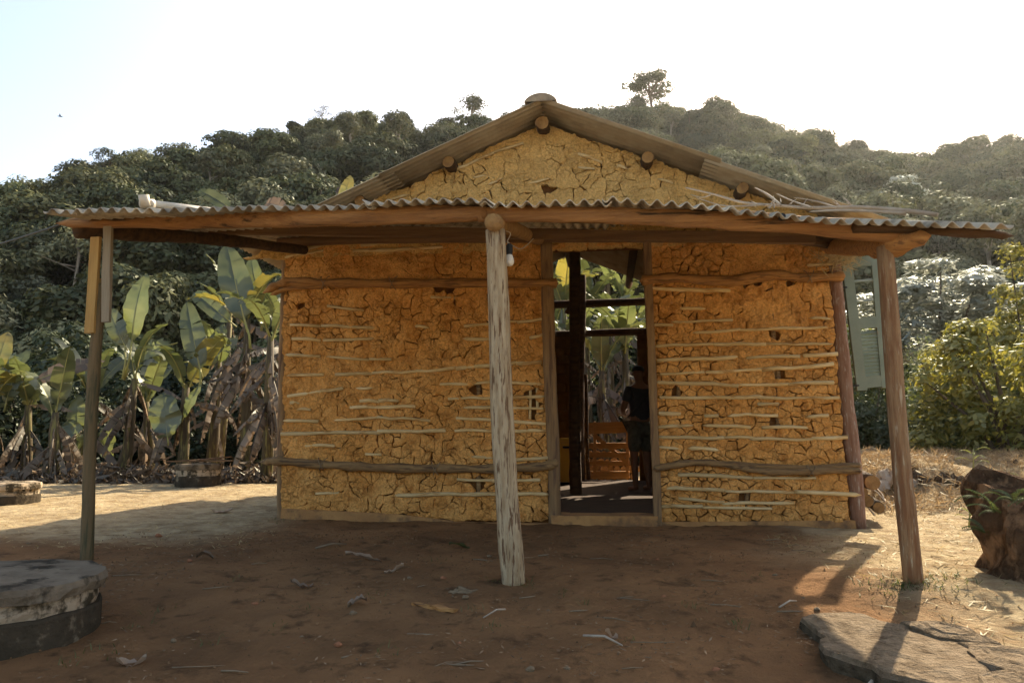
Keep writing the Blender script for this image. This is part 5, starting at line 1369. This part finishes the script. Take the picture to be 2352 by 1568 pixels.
# ------------------------------------------------------------------ small things on the ground
def flatleaf(px, py, L_, W, mat, label, seed, rz=None):
    q = hit_ground(px, py); r = random.Random(seed); n = 8; V, F = [], []
    for i in range(n + 1):
        t = i / n; w = W * math.sin(math.pi * t) ** .7 + .001
        for s in (-1, 0, 1): V.append(((t - .5) * L_, s * w, .012 + .03 * abs(s) * r.uniform(.2, 1) + .02 * math.sin(t * 4 + seed)))
    for i in range(n):
        for s in range(2): a = i * 3 + s; F.append((a, a + 3, a + 4, a + 1))
    o = link('dry_leaf', fast_mesh('dry_leaf', V, F, [M[mat]], True), None, (q.x, q.y, q.z + .004), (0, 0, r.uniform(-.4, .4) if rz is None else rz)); return tag(o, label, 'leaf')
flatleaf(833, 1286, .26, .04, 'dry_leaf', 'long curled dry leaf lying on the earth before the left wall', 1)
flatleaf(693, 1350, .13, .035, 'dry_leaf', 'pale crumpled leaf on the red earth', 2); flatleaf(510, 1177, .22, .06, 'dry_leaf', 'flat pale leaf at the shadow edge by the yard', 3)
flatleaf(905, 1316, .12, .02, 'dry_leaf', 'slim pale leaf near the long curled one', 4); flatleaf(820, 1392, .1, .03, 'dry_leaf', 'grey leaf beside the splintered plank', 5)
flatleaf(470, 1285, .12, .03, 'dead_banana', 'dark brown leaf on the earth in the veranda shade', 6); flatleaf(1055, 1260, .16, .03, 'banana', 'dark green fallen leaf left of the pale post', 7); flatleaf(1405, 1468, .06, .02, 'dry_leaf', 'tiny white leaf on the open earth', 8)
flatleaf(300, 1532, .12, .04, 'dry_leaf', 'curled leaf near the big round well', 9)
a, b = hit_ground(950, 1392), hit_ground(1048, 1412)
mb = MB(); mb.bar(a + Vector((0, 0, .012)), b + Vector((0, 0, .014)), .035, .018, .004, 0, 6); tag(mb.build('plank', M['bar2']), 'splintered strip of plank lying on the bare earth', 'plank')
rs = random.Random(9)
for k in range(34):
    px, py = rs.uniform(60, 2000), rs.uniform(1230, 1555)
    if px > 1800 and py > 1380: continue
    q = hit_ground(px, py); L_ = rs.uniform(.05, .22); a = rs.uniform(-.6, .6)
    mb = MB(); r_ = rs.uniform(.0022, .005); d = Vector((math.cos(a), math.sin(a), 0)); w_ = Vector((-d.y, d.x, 0)) * rs.uniform(-.02, .02)
    mb.tube([Vector((0, 0, .006)), d * L_ * .5 + w_ + Vector((0, 0, .01)), d * L_ + Vector((0, 0, .006))], [r_, r_, r_ * .5], 5)
    tag(mb.build('twig', M['twig'], smooth=True, loc=q), 'short dry twig lying on the shaded bare earth', 'twig', 'twigs on the bare earth')
for (px0, py0, px1, py1, r_, lab) in ((725, 1262, 795, 1252, .008, 'bent dark stick on the earth before the left wall'), (1340, 1468, 1430, 1490, .006, 'thin stick on the open earth before the doorway'), (1160, 1405, 1110, 1425, .005, 'thin twig beside the splintered plank'),
        (1960, 1625, 2075, 1500, .008, 'bleached twig leaning on the front of the large slab'), (1790, 1400, 1830, 1385, .005, 'thin straw by the large slab')):
    a, b = hit_ground(px0, py0), hit_ground(px1, py1); mb = MB(); mb.tube([a + Vector((0, 0, .012)), a.lerp(b, .5) + Vector((.01, 0, .03)), b + Vector((0, 0, .012))], [r_, r_, r_ * .6], 6); tag(mb.build('stick', M['branch_grey' if 'bleach' in lab or 'thin' in lab else 'twig'], smooth=True), lab, 'stick')
def stone(px, py, r_, mat, label, seed):
    q = hit_ground(px, py); V, F = [], []; n, m = 6, 10
    for i in range(n + 1):
        for k in range(m):
            t, p_ = 2 * math.pi * k / m, math.pi * i / n; d = np.array([math.sin(p_) * math.cos(t), math.sin(p_) * math.sin(t) * .8, math.cos(p_) * .6]); V.append(d * r_ * (1 + .3 * vnoise(d[0] * 2 + seed, d[1] * 2, d[2] * 2)))
    for i in range(n):
        for k in range(m): k2 = (k + 1) % m; F.append((i * m + k, i * m + k2, (i + 1) * m + k2, (i + 1) * m + k))
    tag(link('pebble' if r_ < .03 else 'clod', fast_mesh('pebble', V, F, [M[mat]]), None, (q.x, q.y, q.z + r_ * .3)), label, 'stone', 'loose stones on the earth')
stone(363, 1233, .03, 'brick', 'broken bit of red brick in the sunny yard', 1)
for k in range(46):
    stone(rs.uniform(20, 2050), rs.uniform(1215, 1550), rs.uniform(.006, .02), rs.choice(['dung', 'brick', 'dung']), 'small pebble on the bare earth', 10 + k)

M['crumb'] = pmat('earth crumb', (.22, .125, .06), (.13, .075, .04), 9, .95, 0, island=.3, spec=.03)
M['crumbs'] = leafmat('leaf crumbs', (.06, .035, .02), (.26, .17, .095), .2)
# grass, straw and mulch that nobody could count
def blades(name, label, cat, P, h, w, mat, seed, lean=.5):
    r = np.random.default_rng(seed); n = len(P); a = r.uniform(0, 6.28, n); l = (h * r.uniform(.5, 1.3, n))[:, None]
    d = np.stack([np.cos(a) * lean * r.uniform(.3, 1.5, n), np.sin(a) * lean * r.uniform(.3, 1.5, n), np.ones(n)], -1); d /= np.linalg.norm(d, axis=1, keepdims=True)
    s = np.stack([-np.sin(a), np.cos(a), np.zeros(n)], -1) * w
    mid = P + d * l * .55; tip = P + d * l + np.stack([np.cos(a), np.sin(a), -np.ones(n) * .5], -1) * l * .25 * lean
    v = np.stack([P - s, P + s, mid + s * .7, mid - s * .7, tip], 1).reshape(-1, 3); b = np.arange(n)[:, None] * 5
    f = np.concatenate([b + np.array([0, 1, 2, 3])], 0); f2 = b + np.array([3, 2, 4, 4])
    F = [tuple(q) for q in f.tolist()] + [tuple(q[:3]) for q in f2.tolist()]
    return tag(link(name, fast_mesh(name, v, F, [mat])), label, cat, kind='stuff')
def tufts(r, centers, per, spread):
    P = np.concatenate([np.column_stack([c[0] + r.normal(0, spread, per), c[1] + r.normal(0, spread, per)]) for c in centers]); return np.column_stack([P, gz(P[:, 0], P[:, 1]) - .005])
r9 = np.random.default_rng(99)
pc = [hit_ground(x, y) for x, y in ((2085, 1345), (2060, 1350), (2030, 1360), (2110, 1350), (2140, 1345), (2045, 1340), (2170, 1335), (2200, 1325))]
blades('grass_tuft', 'weedy grass around the foot of the red brown post', 'grass', tufts(r9, pc, 26, .07), .07, .003, M['green_grass'], 1, 1.1)
pc = [hit_ground(x, y) for x, y in ((1170, 1340), (1200, 1345), (1225, 1350), (1130, 1335), (635, 1195), (650, 1200), (1290, 1370), (1090, 1400), (350, 1408), (1440, 1475), (1000, 1290), (560, 1330), (700, 1400), (870, 1380), (480, 1480), (640, 1450), (900, 1500), (1130, 1440), (1350, 1385), (1600, 1400), (1700, 1440), (1730, 1330), (240, 1500), (160, 1530), (330, 1440))]
blades('grass_sprigs', 'sparse sprigs of grass on the bare earth', 'grass', tufts(r9, pc, 12, .04), .05, .0022, M['green_grass'], 2, 1.0)
n = 13000; P = np.column_stack([r9.uniform(-2.8, 2.2, n), r9.uniform(2.3, 6.6, n)]); P = np.column_stack([P, gz(P[:, 0], P[:, 1]) + .002])
keep = fbm(P[:, 0] * 1.8, P[:, 1] * 1.8, 4, 3) > r9.uniform(-.1, .9, n); P = P[keep]
nrm = np.tile([0, 0, 1.0], (len(P), 1)) + r9.normal(0, .18, (len(P), 3)); v, f = leaf_cloud(P + np.array([0, 0, .009]), nrm, .030, .008, r9)
tag(link('chaff', fast_mesh('chaff', v, f, [M['crumbs']])), 'fine chaff and leaf crumbs strewn over the bare earth', 'litter', kind='stuff')
n = 26000; P = np.column_stack([r9.uniform(1.7, 9.5, n), r9.uniform(2.6, 13.5, n)]); P = P[(P[:, 0] > 1.9 + .05 * (P[:, 1] - 3)) & ((P[:, 0] > 3.5 + .12 * (P[:, 1] - 6.5)) | (P[:, 1] < 6.5))]
P = np.column_stack([P, gz(P[:, 0], P[:, 1]) + .006]); nrm = np.tile([0, 0, 1.0], (len(P), 1)) + r9.normal(0, .3, (len(P), 3)); v, f = leaf_cloud(P, nrm, .10, .007, r9)
def fn_cr(r, n):
    x, y = r.uniform(-3.4, 2.6, n), r.uniform(2.3, 6.7, n); return np.stack([x, y, gz(x, y) + .008], -1)
rc = np.random.default_rng(8); Pc = fn_cr(rc, 5000); sz = rc.gamma(1.4, .0022, 5000)[:, None]
tv = np.array([[1, 0, -.5], [-.5, .87, -.5], [-.5, -.87, -.5], [.1, .1, .8]]); V_ = (Pc[:, None, :] + tv[None] * sz[:, :, None] * rc.uniform(.6, 1.4, (5000, 4, 1))).reshape(-1, 3)
F_ = (np.arange(5000)[:, None, None] * 4 + np.array([[0, 1, 3], [1, 2, 3], [2, 0, 3]])[None]).reshape(-1, 3)
tag(link('earth_crumbs', fast_mesh('earth_crumbs', V_, F_, [M['crumb']])), 'fine crumbs of earth over the trodden ground', 'earth crumbs', kind='stuff')
tag(link('straw', fast_mesh('straw', v, f, [M['grass']])), 'dry straw strewn over the sunny ground beside the house', 'straw', kind='stuff')
n = 24000; P = np.column_stack([r9.uniform(3.9, 10.5, n), r9.uniform(8.0, 12.6, n)]); P = np.column_stack([P, gz(P[:, 0], P[:, 1]) + np.abs(r9.normal(0, .035, n)) + .16 * np.clip(fbm(P[:, 0] * 2.2, P[:, 1] * 2.2, 12, 2), 0, 1) * r9.uniform(0, 1, n)])
keep = (fbm(P[:, 0] * 1.4, P[:, 1] * 1.4, 6, 2) > -.1) & (P[:, 0] > 4.0 + .1 * (P[:, 1] - 8)); P = P[keep]
nrm = r9.normal(0, .6, (len(P), 3)) + np.array([0, -.2, .7]); v, f = leaf_cloud(P, nrm, .17, .010, r9)
tag(link('mulch', fast_mesh('mulch', v, f, [M['mulch']])), 'heaped brown mulch and cut grass on the mound', 'mulch', kind='stuff')
n = 12000; P = np.column_stack([r9.uniform(-11, -2.0, n), r9.uniform(5.6, 14, n)]); P = np.column_stack([P, gz(P[:, 0], P[:, 1]) + .004])
nrm = np.tile([0, 0, 1.0], (len(P), 1)) + r9.normal(0, .25, (len(P), 3)); v, f = leaf_cloud(P, nrm, .07, .008, r9)
tag(link('yard_chaff', fast_mesh('yard_chaff', v, f, [M['grass']])), 'dry chaff over the sunny yard near the wells', 'litter', kind='stuff')
for k in range(9):   # clods on the mound
    px, py = rs.uniform(2060, 2340), rs.uniform(1065, 1115); q = hit_ground(px, py)
    crumple('grass_clod', (q.x, q.y, q.z - .03), rs.uniform(.08, .18), 'bark', 'brown clod of matted roots on the mulch mound', 'clod', k, .55)['group'] = 'clods on the mound'
for k, (px, Y, h) in enumerate(((2235, 9.2, .32), (2215, 7.0, .2), (2300, 8.6, .24))):
    q = on_ground(px, Y); o = empty('seedling', q, 0, ['young yellow green maize seedling on the mound', 'wilted small seedling in the sunny ground before the stump', 'young leafy seedling near the rotten stump'][k], 'seedling')
    mb = MB(); mb.tube([(0, 0, -.03), (.02, 0, h * .5), (.03, 0, h)], [.012, .009, .005], 6); mb.build('stem', M['banana_rib'], o, True)
    for j in range(6):
        v, f, mi = banana_leaf(h * .7, .014, 1.6, 0, rgb, rib=False); c = link('leaf', fast_mesh('leaf', v, f, [M['green_grass']], True, mi), o); a = j * 2.4
        c.matrix_local = Matrix.Translation((.02, 0, h * (.35 + .1 * j))) @ frame_q((math.cos(a), math.sin(a), .9), (-math.cos(a), -math.sin(a), 1))
# bird
bd = at_Y(138, 268, 60); v, f = tube_geo([(-.2, 0, 0), (-.05, 0, .02), (.12, 0, .02), (.2, 0, .03)], [.01, .05, .04, .012], 6)
mb = MB(); mb.add(v, f); mb.add([(.06, .03, .03), (-.06, .03, .03), (-.04, .38, .12), (.03, .2, .12), (.06, -.03, .03), (-.06, -.03, .03), (-.04, -.38, .12), (.03, -.2, .12)], [(0, 1, 2, 3), (4, 7, 6, 5)])
tag(mb.build('bird', M['bird'], loc=bd, rot=(0, 0, .5)), 'small dark bird gliding in the pale sky', 'bird')

# ------------------------------------------------------------------ air
hzb = MB(); hzb.box((15, 85, 42), (420, 330, 92)); hme = hzb.build('haze', [])
hm_ = bpy.data.materials.new('air'); hm_.use_nodes = True; nt = hm_.node_tree; nt.nodes.remove(nt.nodes['Principled BSDF'])
pv = nt.nodes.new('ShaderNodeVolumePrincipled'); pv.inputs['Color'].default_value = (.93, .95, .95, 1); pv.inputs['Density'].default_value = .00013; pv.inputs['Anisotropy'].default_value = .68
nt.links.new(pv.outputs[0], nt.nodes['Material Output'].inputs['Volume']); hme.data.materials.append(hm_)
tag(hme, kind='stuff', label='thin pale haze over the valley', cat='haze')
